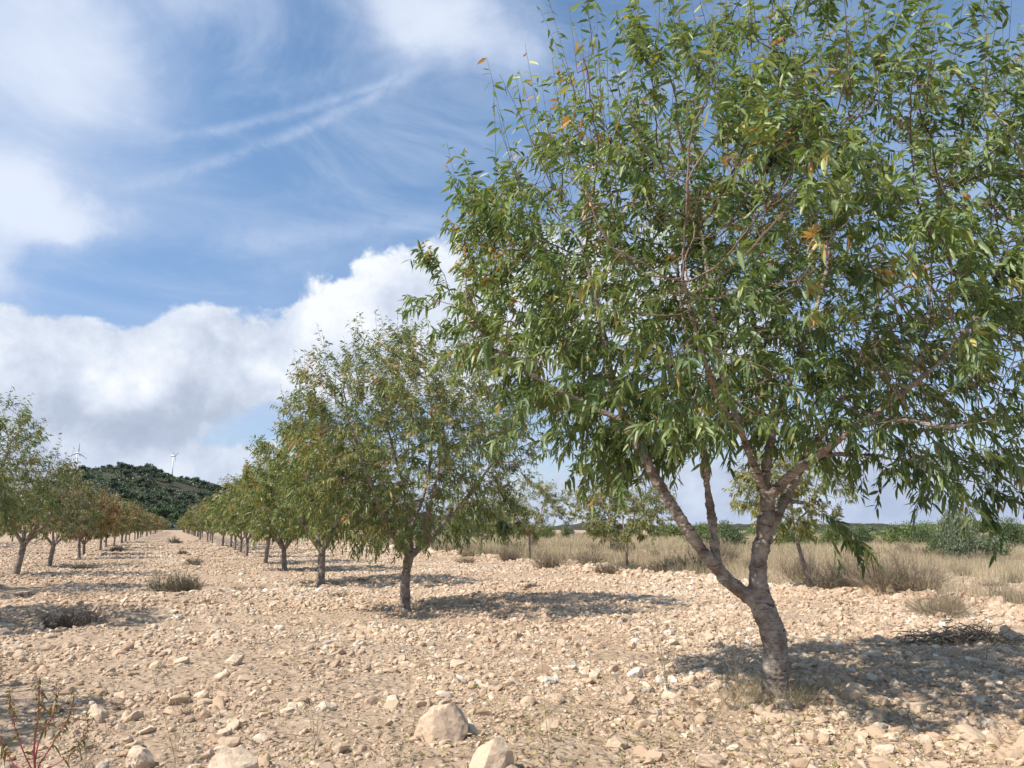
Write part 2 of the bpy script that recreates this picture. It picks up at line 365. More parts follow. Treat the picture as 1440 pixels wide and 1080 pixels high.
# ------------------------------------------------------------------ ground sheet
th = np.concatenate([np.linspace(-R(180), -R(50), 40, endpoint=False), np.linspace(-R(50), R(50), 1000), np.linspace(R(50), R(180), 40)[1:-1]]) + YAW
rr = np.concatenate([np.linspace(.2, 2.2, 12, endpoint=False), np.geomspace(2.2, 40, 480, endpoint=False), np.geomspace(40, 4500, 150)])
TT, RR = np.meshgrid(th, rr); X = RR * np.sin(TT); Y = RR * np.cos(TT); Z = gh(X, Y)
nt, nr = len(th), len(rr)
ii, jj = np.meshgrid(np.arange(nr - 1), np.arange(nt), indexing='ij'); j2 = (jj + 1) % nt
mb = MB(); mb.add(np.stack([X, Y, Z], -1), np.stack([ii * nt + jj, (ii + 1) * nt + jj, (ii + 1) * nt + j2, ii * nt + j2], -1).reshape(-1, 4))
c = len(mb.v[0]); mb.add([[0, 0, float(gh(0, 0))]], np.zeros((0, 3), int)); mb.f.append(np.stack([np.full(nt, c), np.arange(nt), (np.arange(nt) + 1) % nt], -1))
tag(mb.build('ground', M['soil'], smooth=True), 'pale pinkish beige stony soil of the almond orchard', kind='structure')

# ------------------------------------------------------------------ stones
def ico(sub):
    import bmesh
    bm = bmesh.new(); bmesh.ops.create_icosphere(bm, subdivisions=sub, radius=1)
    V = np.array([v.co[:] for v in bm.verts]); Fc = np.array([[v.index for v in f.verts] for f in bm.faces]); bm.free(); return V, Fc
ICO = {s: ico(s) for s in (1, 2, 3, 4)}
def rock_shape(sub, planes=9, rough=.06, lo=.55):
    V, Fc = ICO[sub]; V = V.copy()
    for _ in range(planes):
        n = norm(rng.normal(size=3)); d = rng.uniform(lo, .85)
        s = np.maximum(0, V @ n - d); V = V - s[:, None] * n
    V *= (1 + rng.normal(size=(len(V), 1)) * rough)
    return V / np.abs(V).max(), Fc
def rotz_tilt(n, tilt):
    a = rng.uniform(0, 2 * math.pi, n); b = rng.normal(0, tilt, n); c = rng.normal(0, tilt, n)
    ca, sa, cb, sb, cc, sc = np.cos(a), np.sin(a), np.cos(b), np.sin(b), np.cos(c), np.sin(c); o, z = np.ones(n), np.zeros(n)
    Rz = np.stack([ca, -sa, z, sa, ca, z, z, z, o], -1).reshape(n, 3, 3); Rx = np.stack([o, z, z, z, cb, -sb, z, sb, cb], -1).reshape(n, 3, 3); Ry = np.stack([cc, z, sc, z, o, z, -sc, z, cc], -1).reshape(n, 3, 3)
    return Rz @ Rx @ Ry
def scatter_rocks(mb, pos, size, protos, embed=.38, tilt=.4):
    k = rng.integers(0, len(protos), len(pos))
    for i, (V, Fc) in enumerate(protos):
        s = k == i; n = int(s.sum())
        if not n: continue
        sc = size[s][:, None] * np.stack([rng.uniform(.85, 1.35, n), rng.uniform(.6, 1.0, n), rng.uniform(.42, .78, n)], -1)
        Vt = np.einsum('nij,nvj->nvi', rotz_tilt(n, tilt), V[None] * sc[:, None])
        Vt = Vt + pos[s][:, None] + np.array([0, 0, 1.0]) * (sc[:, 2:3] * (1 - 2 * embed))[:, None] * .6
        mb.add(Vt.reshape(-1, 3), (Fc[None] + (np.arange(n) * len(V))[:, None, None]).reshape(-1, 3), np.repeat(np.clip(rng.uniform(0, 1, n) ** 1.15 * .85 + .22 * (vnoise(pos[s][:, 0], pos[s][:, 1], 2.4, 33) + .5) * (rng.uniform(0, 1, n) < .8), 0, 1), len(V)))
lo = [rock_shape(1, 3, .16) for _ in range(10)]; hi = [rock_shape(2, 12, .045) for _ in range(12)]
mb = MB()
HW = R(44)
for r0, r1, smin, smax, cov in ((2.2, 5.5, .006, .11, .85), (5.5, 9, .010, .11, .85), (9, 15, .014, .10, .85), (15, 25, .022, .10, .7), (25, 42, .04, .09, .5), (42, 95, .07, .13, .28)):
    area = HW * (r1 ** 2 - r0 ** 2)
    u = rng.uniform(0, 1, 400000); a = 2.2; s = smin * (1 - u * (1 - (smin / smax) ** a)) ** (-1 / a)
    n = int(area * cov / (math.pi * .6 * (s ** 2).mean())); s = s[:n]
    rad = np.sqrt(rng.uniform(r0 ** 2, r1 ** 2, n)); t = YAW + rng.uniform(-HW, HW, n)
    x, y = rad * np.sin(t), rad * np.cos(t)
    patch = vnoise(x, y, 1.6, 21) * .7 + vnoise(x, y, .5, 22) * .6
    edge = np.exp(-((x - BERM) / 1.0) ** 2)
    patch = patch - .45 * np.clip(1 - (x * RGT[0] + y * RGT[1] + 1.0) / 1.5, 0, 1) * (rad < 11) * (.5 + .5 * vnoise(x, y, 2.2, 23))
    keep = (rng.uniform(-1, .75, n) < patch * 1.7 + .10 + edge) & ((x < BERM + .8) | (rng.uniform(0, 1, n) < .25))
    x, y, s = x[keep], y[keep], s[keep] * (1 + 1.1 * edge[keep] * (rng.uniform(0, 1, keep.sum()) < .4))
    pos = np.stack([x, y, gh(x, y)], -1)
    big = s > max(.022, r0 * .0042)
    scatter_rocks(mb, pos[~big], s[~big], lo); scatter_rocks(mb, pos[big], s[big], hi)
tag(mb.build('loose_stones', M['stone']), 'countless small pale limestone stones covering the orchard soil', kind='stuff')

def rock(px, py, w, h, name, label, tone, dpt=.8, seed=0, group=None):
    global rng
    old = rng; rng = np.random.default_rng(seed)
    V, Fc = rock_shape(4, 22, .003, .5); rng_r = rng; rng = old
    b = onground(gp(px, py)); d = (b @ FWD); ww = w / F_PX * d * .54; hh = h * .84 / F_PX * d; tone = min(tone, .93) * .8 + .02
    V = V * (1 + .10 * vnoise(V[:, 0] * 1.5 + V[:, 2], V[:, 1] * 1.5 - V[:, 2], .6, seed) + .03 * vnoise(V[:, 0] + V[:, 2], V[:, 1] - V[:, 2] * .7, .16, seed + 3))[:, None]
    V = V * np.array([ww, ww * dpt, 1]); z = V[:, 2]; V[:, 2] = (z - z.min()) / (z.max() - z.min()) * hh * 1.55 - hh * .55
    zt = np.clip(V[:, 2] / hh, 0, 1)[:, None]; sh = rng_r.uniform(-.35, .45); V[:, :2] *= 1 - .20 * zt ** 2; V[:, 0] += (sh * ww * zt[:, 0])
    V[:, 2] *= 1 + .30 * np.sign(sh) * V[:, 0] / ww * zt[:, 0]
    a = -YAW + .2; c, s = math.cos(a), math.sin(a); V[:, :2] = V[:, :2] @ np.array([[c, s], [-s, c]])
    V += norm(V) * (vnoise(V[:, 0] + V[:, 2] * 3, V[:, 1] + V[:, 2], .04, 5) * .006)[:, None]
    m = MB(); m.add(V, Fc, tone); o = m.build(name, M['stone']); o.location = tuple(b + np.array([0, 0, 0])); tag(o, label, 'rock', group); return o
rock(616, 1042, 76, 52, 'limestone_rock', 'large pale angular rock standing in the foreground, left of centre', .8, seed=1)
rock(338, 1086, 80, 48, 'limestone_rock', 'whitish pointed rock cut by the bottom edge, left of the other large rocks', 1.0, seed=2)
rock(690, 1080, 60, 44, 'limestone_rock', 'pinkish white block just right of the largest foreground rock', .86, seed=3)
rock(197, 1070, 40, 30, 'limestone_rock', 'grey blue stone lying in shade near the bottom left', .93, seed=4)
rock(137, 1012, 34, 20, 'limestone_rock', 'half buried tan and grey stone beside the red stemmed weed', .92, seed=5)
rock(328, 938, 28, 16, 'limestone_rock', 'whitish flat topped stone in the open field on the left', 1.0, seed=6)
rock(310, 955, 26, 12, 'limestone_rock', 'grey stone just below the whitish flat stone', .93, seed=7)
rock(233, 923, 18, 10, 'limestone_rock', 'small white rounded stone alone on the left of the field', 1.0, seed=8)
rock(1105, 999, 26, 12, 'limestone_rock', 'rounded pale stone touching the foot of the big almond trunk', .8, seed=9)
rock(1003, 1078, 40, 20, 'limestone_rock', 'tan stone at the bottom edge, to the left below the big trunk', .7, seed=10)
rock(868, 1050, 34, 18, 'limestone_rock', 'cream oval stone amid fallen leaves in the foreground', .75, seed=11)
rock(1372, 1040, 40, 16, 'limestone_rock', 'flat cream slab in the tree shade at lower right', .7, seed=12)
rock(968, 800, 16, 14, 'limestone_rock', 'upright pale stone on the low stone bank by the grass', .8, seed=13)
rock(1426, 905, 30, 22, 'limestone_rock', 'bright white rock at the right edge behind the brush pile', 1.0, seed=14)
rock(263, 747, 8, 15, 'boulder', 'pale boulder at the far end of the lane between the rows', .85, seed=15)

# ------------------------------------------------------------------ trees
def colonize(P0, par0, A, step, infl, kill, iters, trop=(0, 0, .12)):
    P = [Vector(p) for p in P0]; par = list(par0); A = [Vector(a) for a in A]; trop = Vector(trop)
    seen = {}
    for it in range(iters):
        kd = kdtree.KDTree(len(P))
        for i, p in enumerate(P): kd.insert(p, i)
        kd.balance(); acc = {}; rest = []
        for a in A:
            co, i, d = kd.find(a)
            if d < kill: continue
            rest.append(a)
            if d < infl:
                v = (a - co) / d
                acc[i] = acc[i] + v if i in acc else v
        A = rest; new = 0
        for i, v in acc.items():
            if v.length < 1e-3: continue
            d = (v.normalized() + trop + Vector((random.gauss(0, .12), random.gauss(0, .12), random.gauss(0, .12)))).normalized()
            key = (i, round(d.x, 1), round(d.y, 1), round(d.z, 1))
            if seen.get(key): continue
            seen[key] = 1
            P.append(P[i] + d * step); par.append(i); new += 1
        if not new: break
    return np.array([p[:] for p in P]), np.array(par)

def chains(P, par, rad, n0):
    """polylines from each branching to the tip, thickest child carries on; only grown nodes (index >= n0)"""
    ch = [[] for _ in P]
    for i, p in enumerate(par):
        if p >= 0 and i >= n0: ch[p].append(i)
    out = []; starts = [(i, c) for i in range(n0) for c in ch[i]]
    while starts:
        a, b = starts.pop(); line = [a, b]; cur = b
        while ch[cur]:
            k = sorted(ch[cur], key=lambda q: -rad[q]); 
            for o in k[1:]: starts.append((cur, o))
            cur = k[0]; line.append(cur)
        out.append(line)
    return out

def pipe(par, n, tip, e):
    r = np.full(n, 0.0); leafs = np.ones(n); cnt = np.zeros(n)
    for i in range(n - 1, -1, -1):
        if r[i] == 0: r[i] = tip ** e
        if par[i] >= 0: r[par[i]] += r[i] * 1.0
        cnt[i] = max(cnt[i], 1)
        if par[i] >= 0: cnt[par[i]] += cnt[i]
    return r ** (1 / e), cnt

def build_tree(name, base, limbs, A, fol, *, step, infl, kill, tip, e, nleaf, leaf_len, hi, leaf_m, bark_m, centre, remesh=None,
               shoot=(.18, .42), upshoots=0, uplen=(.4, .9), upfn=None, sides=5, iters=90, droop=.8, inv=None, skip_branch_below=0.0, bias=0.0, extra=None):
    """limbs: list of polylines (x,y,z,r) in local space, the first is the trunk"""
    root = empty(name, base)
    P0, par0, rad0 = [], [], []; tubeset = MB()
    sps = []
    for li, L in enumerate(limbs):
        s = spline(L, .06 if hi else .12); sps.append(s)
        prev = -1
        if li: # nearest node to its start
            d = np.linalg.norm(np.array(P0) - s[0, :3], axis=1); prev = int(d.argmin())
        for q in s: P0.append(q[:3]); par0.append(prev); rad0.append(q[3]); prev = len(P0) - 1
    n0 = len(P0)
    for s in sps:
        rad = s[:, 3] * (1 + .06 * np.sin(np.arange(len(s)) * 1.7 + s[0, 0] * 9) * (remesh is not None))
        tubes(tubeset, s[None, :, :3], rad[None], 14 if remesh else 8)
    # attractors only feed the limbs above the fork
    P, par = colonize(P0, par0, A, step, infl, kill, iters)
    rad, cnt = pipe(par, len(P), tip, e)
    cap = np.concatenate([np.array(rad0), np.full(len(P) - n0, 9.)])
    for i in range(n0, len(P)):
        cap[i] = min(rad[i], cap[par[i]] * (.72 if par[i] < n0 else 1.0)); 
    rad = np.maximum(cap, tip * .8)
    br = MB()
    for line in chains(P, par, rad, n0):
        pts = P[line]; rr_ = rad[line].copy(); rr_[0] = min(rr_[1] * 1.15, rr_[0]); 
        if rr_.max() < skip_branch_below: continue
        tgt = tubeset if (remesh and rr_[1] > .016) else br
        tubes(tgt, pts[None], rr_[None], 8 if tgt is tubeset else sides, rng.uniform(.2, .8))
    if remesh:
        tmp = tubeset.build('tmp', bark_m); md = tmp.modifiers.new('r', 'REMESH'); md.mode = 'VOXEL'; md.voxel_size = remesh
        ms = tmp.modifiers.new('s', 'SMOOTH'); ms.factor = .6; ms.iterations = 5
        dg = bpy.context.evaluated_depsgraph_get(); me = bpy.data.meshes.new_from_object(tmp.evaluated_get(dg))
        bpy.data.objects.remove(tmp)
        V = np.empty(len(me.vertices) * 3, np.float32); me.vertices.foreach_get('co', V); V = V.reshape(-1, 3).astype(float)
        Nn = np.empty(len(me.vertices) * 3, np.float32); me.vertices.foreach_get('normal', Nn); Nn = Nn.reshape(-1, 3)
        q = V[:, 0] * .7 + V[:, 1] * .6
        dsp = .009 * vnoise(q * 1.0, V[:, 2], .07, 31) + .005 * vnoise(V[:, 0] - V[:, 1], V[:, 2] * 1.6, .03, 32) + .004 * vnoise(q * .35, V[:, 2] * 3, .03, 33)
        V += Nn * dsp[:, None]
        me.vertices.foreach_set('co', V.astype(np.float32).reshape(-1)); me.polygons.foreach_set('use_smooth', np.ones(len(me.polygons), bool)); me.update()
        if not me.materials: me.materials.append(bark_m)
        trunk = bpy.data.objects.new('trunk', me); COL.objects.link(trunk); trunk.parent = root
    else:
        tubeset.v += [v for v in br.v]; off = tubeset.n; tubeset.f += [f + off for f in br.f]; tubeset.r += br.r; tubeset.n += br.n; trunk = None
    # ---- shoots and leaves
    thin = np.where((np.arange(len(P)) >= n0) & (rad < tip * 3.6))[0]
    if len(thin) == 0: thin = np.arange(n0, len(P))
    istip = np.bincount(par[par >= 0], minlength=len(P)) == 0
    wgt = np.where(istip[thin], 3.5, 1.0) * np.clip(1.0 + 1.5 * vnoise(P[thin, 0] + P[thin, 2] * .7, P[thin, 1] - P[thin, 2] * .5, .5, 77), .1, 3)
    per = 18; ns = max(8, nleaf // per)
    pick = rng.choice(thin, ns, p=wgt / wgt.sum())
    if extra is not None:
        dm = np.linalg.norm(P[None] - extra[:, None], axis=2).min(0); near = np.where((dm < .22) & (rad < .013))[0]
        if len(near): pick[:26] = rng.choice(near, 26)
    O = P[pick]; pd = norm(P[pick] - P[par[pick]])
    out = norm(O - centre); hgt = np.clip((O[:, 2] - centre[2]) / 2.0, -1, 1)[:, None]
    D = norm(pd * .7 + out * .55 + rng.normal(size=O.shape) * .45 + np.array([0, 0, 1.0]) * (.25 + .45 * hgt))
    Ls = rng.uniform(*shoot, ns)
    npt = 5
    t = np.linspace(0, 1, npt)[None, :, None]
    grav = np.array([0, 0, -1.0])
    Pp = O[:, None] + D[:, None] * Ls[:, None, None] * t + grav * (Ls[:, None, None] * t * t * (.16 - .18 * hgt[:, None]))
    if upshoots:
        ups = np.where(upfn(P) & (np.arange(len(P)) >= n0) & istip)[0]
        u = rng.choice(ups, min(upshoots, len(ups) * 2)); nu = len(u)
        Du = norm(np.array([0, 0, 1.0]) + norm(P[u] - centre) * .28 + rng.normal(size=(nu, 3)) * .14)
        Lu = rng.uniform(*uplen, nu)
        Pu = P[u][:, None] + Du[:, None] * Lu[:, None, None] * t + norm(rng.normal(size=(nu, 1, 3))) * .05 * t * t
    else: nu = 0; Pu = np.zeros((0, npt, 3)); Lu = np.zeros(0)
    tw = MB()
    tp = np.linspace(1, .45, npt)[None]
    keep = rng.uniform(0, 1, ns) < (1.0 if hi else .5)
    tubes(tw, Pp[keep], tip * .62 * tp, 3, rng.uniform(0, 1, int(keep.sum())))
    if nu: tubes(tw, Pu, tip * .85 * tp, 4, rng.uniform(0, .8, nu))
    lm = MB()
    def put(Pq, Ls_, cnt_, frac0, drp, keepf=None):
        nS = len(Pq)
        if nS == 0: return
        tt = ((np.arange(cnt_)[None] + rng.uniform(0, 1, (nS, cnt_))) / cnt_) ** .75; tt = frac0 + tt * (1 - frac0)
        x = tt * (npt - 1); i0 = np.minimum(x.astype(int), npt - 2); fr = (x - i0)[..., None]
        ar = np.arange(nS)[:, None]
        B = Pq[ar, i0] * (1 - fr) + Pq[ar, i0 + 1] * fr; T = norm(Pq[ar, i0 + 1] - Pq[ar, i0])
        B = B.reshape(-1, 3); T = T.reshape(-1, 3); n = len(B)
        rd = perp(T)
        Dl = norm(T * rng.uniform(.15, .9, (n, 1)) + rd * .8 + grav * (drp * rng.uniform(.1, 1.5, (n, 1))))
        Nn = norm(rng.normal(size=(n, 3)) * .75 + np.array([0, 0, .7]) + rd * .3)
        L_ = leaf_len * np.clip(rng.normal(.88, .24, n), .35, 1.35)
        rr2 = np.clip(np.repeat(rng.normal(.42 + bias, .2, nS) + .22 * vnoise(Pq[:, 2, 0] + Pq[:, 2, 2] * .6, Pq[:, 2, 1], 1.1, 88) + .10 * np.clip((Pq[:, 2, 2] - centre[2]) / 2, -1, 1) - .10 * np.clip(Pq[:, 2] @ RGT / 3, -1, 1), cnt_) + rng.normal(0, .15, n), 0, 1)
        rr2 = np.where(rng.uniform(0, 1, n) < .012, rng.uniform(.9, 1, n), rr2)
        if keepf is not None:
            k = rng.uniform(0, 1, n) < keepf; B, Dl, Nn, L_, rr2 = B[k], Dl[k], Nn[k], L_[k], rr2[k]
        leaves(lm, B, Dl, Nn, L_, L_ * rng.uniform(.22, .31, len(L_)) * fol, rr2, hi)
    put(Pp, Ls, per, .05, droop)
    if nu: put(Pu, Lu, 16, .1, .55, .62)
    crown = lm.build('crown', leaf_m, root, smooth=hi)
    if remesh:
        br.v += tw.v; off = br.n; br.f += [f + off for f in tw.f]; br.r += tw.r; br.n += tw.n
        br.build('twigs', M['twig'], crown)
    else:
        tubeset.v += tw.v; off = tubeset.n; tubeset.f += [f + off for f in tw.f]; tubeset.r += tw.r; tubeset.n += tw.n
        tubeset.build('trunk', bark_m, root, smooth=True)
    return root, P, n0

def inpoly(x, y, poly):
    c = np.zeros(len(x), bool); n = len(poly)
    for i in range(n):
        (x1, y1), (x2, y2) = poly[i], poly[(i + 1) % n]
        cond = ((y1 > y) != (y2 > y)) & (x < (x2 - x1) * (y - y1) / (y2 - y1 + 1e-9) + x1); c ^= cond
    return c

# the big near almond tree ------------------------------------------------
B0 = onground(gp(1090, 984)); D0 = float(B0 @ FWD)
def lp(px, py, dd, r): p = at(px, py, D0 + dd) - B0; return (p[0], p[1], p[2], r)
trunk = [(0, 0, -.12, .17), (0, 0, .03, .140), lp(1090, 952, 0, .118), lp(1091, 915, 0, .112), lp(1084, 880, 0, .112), lp(1071, 848, 0, .104),
         lp(1066, 820, 0, .088), lp(1067, 790, 0, .077), lp(1073, 755, 0, .075), lp(1079, 720, 0, .071), lp(1078, 692, 0, .064)]
limbs = [trunk,
  [lp(1073, 850, 0, .085), lp(1048, 836, 0, .074), lp(1020, 812, 0, .064), lp(988, 775, -.05, .056), lp(957, 730, -.1, .051), lp(926, 680, -.1, .048), lp(902, 635, -.15, .043), lp(878, 590, -.2, .038), lp(857, 520, -.3, .033), lp(842, 440, -.3, .028), lp(820, 350, -.3, .018)],
  [lp(1012, 803, 0, .045), lp(1006, 780, .06, .042), lp(1002, 735, .1, .040), lp(994, 680, .15, .037), lp(988, 620, .2, .033), lp(975, 540, .3, .028), lp(960, 440, .4, .022), lp(948, 340, .4, .015)],
  [lp(1078, 700, 0, .05), lp(1060, 655, -.08, .041), lp(1040, 600, -.2, .036), lp(1015, 520, -.3, .030), lp(1000, 420, -.4, .023), lp(985, 310, -.4, .015)],
  [lp(1078, 700, 0, .05), lp(1078, 650, .03, .041), lp(1088, 600, .1, .037), lp(1108, 540, .2, .033), lp(1130, 480, .3, .028), lp(1158, 400, .4, .021), lp(1175, 300, .4, .014)],
  [lp(1080, 700, 0, .055), lp(1108, 672, -.1, .044), lp(1150, 640, -.3, .039), lp(1205, 600, -.6, .034), lp(1265, 555, -.9, .028), lp(1330, 500, -1.2, .022), lp(1390, 420, -1.4, .014)],
  [lp(1074, 765, .02, .055), lp(1088, 735, .12, .050), lp(1103, 705, .22, .047), lp(1122, 665, .42, .043), lp(1155, 610, .7, .036), lp(1200, 530, 1.0, .028), lp(1235, 430, 1.3, .018)],
  [lp(880, 595, -.2, .026), lp(830, 570, -.1, .022), lp(770, 540, -.15, .018), lp(705, 495, -.2, .013), lp(655, 450, -.2, .009)],
  [lp(1045, 612, -.18, .030), lp(1015, 570, -.7, .026), lp(985, 490, -1.3, .020), lp(960, 390, -1.7, .013)],
  [lp(1086, 605, .1, .028), lp(1084, 540, .8, .024), lp(1060, 450, 1.4, .018), lp(1040, 350, 1.8, .012)],
  [lp(1130, 490, .3, .024), lp(1080, 400, .1, .018), lp(1075, 280, 0, .012)],
  [lp(1265, 555, -.9, .022), lp(1300, 480, -.6, .018), lp(1310, 370, -.3, .014), lp(1320, 260, 0, .010)],
  [lp(1150, 640, -.25, .022), lp(1220, 640, .2, .017), lp(1300, 655, .45, .012), lp(1370, 678, .5, .008), lp(1440, 690, .5, .005)],
  [lp(1103, 705, .22, .018), lp(1135, 708, .1, .014), lp(1158, 722, .05, .010), lp(1182, 738, 0, .007), lp(1205, 748, 0, .004)],
  [lp(1205, 600, -.6, .022), lp(1260, 590, -1.2, .017), lp(1330, 600, -1.7, .012), lp(1400, 590, -2.0, .007)],
]
poly = [(790, -200), (790, 60), (795, 150), (745, 215), (660, 280), (650, 335), (580, 372), (600, 440), (640, 520), (690, 590), (735, 640), (790, 672), (880, 672), (905, 640), (1000, 625), (1060, 610), (1130, 640), (1180, 660),
        (1300, 690), (1440, 715), (1700, 690), (1800, 200), (1700, -200)]
N = 30000; q = rng.normal(size=(N, 3)); q = norm(q) * rng.uniform(0, 1, (N, 1)) ** .38
C0 = at(1085, 400, D0) - B0; C0[2] = 3.95
A = C0 + q[:, :1] * RGT * 3.45 + q[:, 1:2] * FWD * 2.45 + q[:, 2:] * np.array([0, 0, 2.5])
hr = np.hypot(A[:, 0], A[:, 1])
A = A[(A[:, 2] > 1.75 + .10 * np.abs(hr - 1.2)) & (A[:, 2] < 6.3)]
x, y = to_px(A + B0); A = A[inpoly(x, y, poly)]
# clump the attractors so that the crown keeps gaps
cl = vnoise(A[:, 0] * 1.3 + A[:, 2], A[:, 1] * 1.3 - A[:, 2] * .6, .55, 41); A = A[cl > -.22]
pr = np.clip(1 - (A[:, 2] - 4.3) * .42, .22, 1) * np.where(((A @ RGT) > 1.1) & (A[:, 2] > 3.6), .42, 1); A = A[rng.uniform(0, 1, len(A)) < pr]
A = A[rng.permutation(len(A))[:4300]]
ex = [lp(*v, 0)[:3] for v in [(1150, 715, .1), (1160, 724, .05), (1172, 730, .0), (1184, 738, 0), (1195, 744, 0), (1205, 748, 0), (1150, 735, .1), (1175, 750, 0), (1400, 690, .5), (1350, 700, .4), (1300, 690, .5), (1440, 705, .5), (1380, 720, .5), (1330, 690, .3)]]
A = np.concatenate([A, np.array(ex)])
main, MP, MN0 = build_tree('almond_tree', B0, limbs, A, 1.0, step=.09, infl=1.2, kill=.17, tip=.0035, e=2.5, nleaf=68000, leaf_len=.108, hi=True,
    leaf_m=M['leaf_main'], bark_m=M['bark'], centre=C0 + np.array([0, 0, -.6]), remesh=.009, upshoots=420, uplen=(.4, 1.25), upfn=lambda P: P[:, 2] > 3.9, droop=.6, extra=np.array(ex[:9]))
tag(main, 'big leafy almond tree with a forked trunk filling the right foreground', 'tree')
# dried dark husks left hanging in the crown
hp = [(853, 205), (975, 262), (1185, 300), (870, 590), (910, 355), (1085, 215), (820, 480), (1290, 330), (690, 330), (1130, 415)]
for px, py in hp:
    x, y = to_px(MP + B0); i = int(np.argmin((x - px) ** 2 + (y - py) ** 2))
    hk = MB(); n = 7; pos = MP[i] + rng.normal(size=(n, 3)) * .035 + np.array([0, 0, -.03]); V, Fc = ICO[2]
    for p in pos: hk.add(V * np.array([.014, .011, .02]) * rng.uniform(.8, 1.3) * (1 + .12 * rng.normal(size=(len(V), 1))) + p, Fc, rng.uniform(0, 1))
    hk.build('husk_cluster', M['husk'], main)

# orchard trees of the rows -------------------------------------------------
def orchard_limbs(h, rad, fork, lean, tr, nl=4):
    a0 = rng.uniform(0, 6.28); top = np.array([lean[0], lean[1], fork])
    L = [[(0, 0, -.1, tr * 1.25), (0, 0, .04, tr * 1.12), (*(top * .5), tr), (*top, tr * .95)]]
    for k in range(nl):
        a = a0 + k * 6.28 / nl + rng.normal(0, .2); d = np.array([math.cos(a), math.sin(a)])
        s = rng.uniform(.85, 1.1)
        def q(f, z, r): return (top[0] + d[0] * rad * f * s, top[1] + d[1] * rad * f * s, z, r)
        L.append([(*(top - np.array([0, 0, .05])), tr * .7), q(.10, fork + .22, tr * .6), q(.25, fork + (h - fork) * .22, tr * .5), q(.38, fork + (h - fork) * .45, tr * .36), q(.48, fork + (h - fork) * .70, tr * .2)])
    if 0: L.append([L[1][2], (top[0] + .1, top[1] - .1, fork + (h - fork) * .4, tr * .35), (top[0], top[1], fork + (h - fork) * .75, tr * .2)])
    return L
def orchard_tree(name, base, h, rad, fork, lean=(0, 0), tr=.075, natt=900, step=.14, kill=.26, nleaf=16000, leaf_len=.10, fol=1.0, hi=False, leaf='leaf_olive', remesh=None, up=120, zlow=.75, tip=.005, side=None, limbs=None, sides=4, bias=0., shoot=(.2, .5), skew=(0, 0)):
    limbs = limbs or orchard_limbs(h, rad, fork, lean, tr)
    N = natt * 5; q = norm(rng.normal(size=(N, 3))) * rng.uniform(0, 1, (N, 1)) ** .4
    zc = fork + (h - fork) * .48; C = np.array([lean[0] + skew[0], lean[1] + skew[1], zc])
    A = C + q * np.array([rad, rad, (h - fork) * .5])
    ang = np.arctan2(q[:, 1], q[:, 0]); A = A[(A[:, 2] > fork + zlow * .6)]
    cl = vnoise(A[:, 0] + A[:, 2] * .8, A[:, 1] - A[:, 2] * .6, rad * .28, int(rng.integers(1000))); A = A[cl > -.35]
    A = A[rng.permutation(len(A))[:natt]]
    root, P, n0 = build_tree(name, base, limbs, A, fol, step=step, infl=1.6, kill=kill, tip=tip, e=2.4, nleaf=nleaf, leaf_len=leaf_len, hi=hi,
        leaf_m=M[leaf], bark_m=M['bark_small'], centre=C + np.array([0, 0, -.3]), remesh=remesh, upshoots=up, uplen=(.3, .8), upfn=lambda P: P[:, 2] > zc, sides=sides, droop=.55, bias=bias, shoot=shoot)
    return root
def copy_tree(root, loc, rz=0.0, sc=1.0, leaf=None):
    r = root.copy(); COL.objects.link(r); r.location = tuple(float(v) for v in loc); r.rotation_euler = (0, 0, rz); r.scale = (sc, sc, sc)
    for ch in list(root.children):
        c = ch.copy(); COL.objects.link(c); c.parent = r
        if leaf and ch.name.startswith('crown'):
            c.material_slots[0].link = 'OBJECT'; c.material_slots[0].material = M[leaf]
        for gch in ch.children:
            d = gch.copy(); COL.objects.link(d); d.parent = c
    return r

RG = 'almond trees planted in the row right of the lane'
LG = 'almond trees planted in the row left of the lane'
b2 = onground(gp(570, 858)); D2 = float(b2 @ FWD)
def l2(px, py, dd, r): p = at(px, py, D2 + dd) - b2; return (p[0], p[1], p[2], r)
T2 = [[(0, 0, -.1, .115), (0, 0, .05, .10), l2(570, 815, 0, .088), l2(576, 778, 0, .088)],
      [l2(576, 782, 0, .07), l2(556, 758, -.1, .058), l2(540, 725, -.3, .048), l2(515, 660, -.6, .034), l2(490, 590, -.8, .02)],
      [l2(576, 782, 0, .07), l2(598, 764, .1, .064), l2(626, 735, .1, .052), l2(665, 690, 0, .038), l2(700, 640, -.1, .02)],
      [l2(577, 780, 0, .05), l2(578, 745, .3, .042), l2(565, 680, .8, .032), l2(545, 600, 1.0, .02)],
      [l2(598, 764, .1, .045), l2(600, 730, -.4, .040), l2(615, 670, -1.0, .03), l2(625, 590, -1.2, .018)],
      [l2(578, 745, .3, .038), l2(600, 680, .4, .032), l2(608, 600, .4, .024), l2(600, 530, .3, .014)]]
t2 = orchard_tree('almond_tree', b2, 5.35, 2.5, 1.12, zlow=.3, limbs=T2, skew=(.05, -.1), tr=.10, natt=2600, step=.11, kill=.19, nleaf=46000, leaf_len=.105, hi=False, leaf='leaf_olive', remesh=.012, up=320, tip=.004)
tag(t2, 'almond tree with a short grey trunk, first one behind the big tree', 'tree', RG)
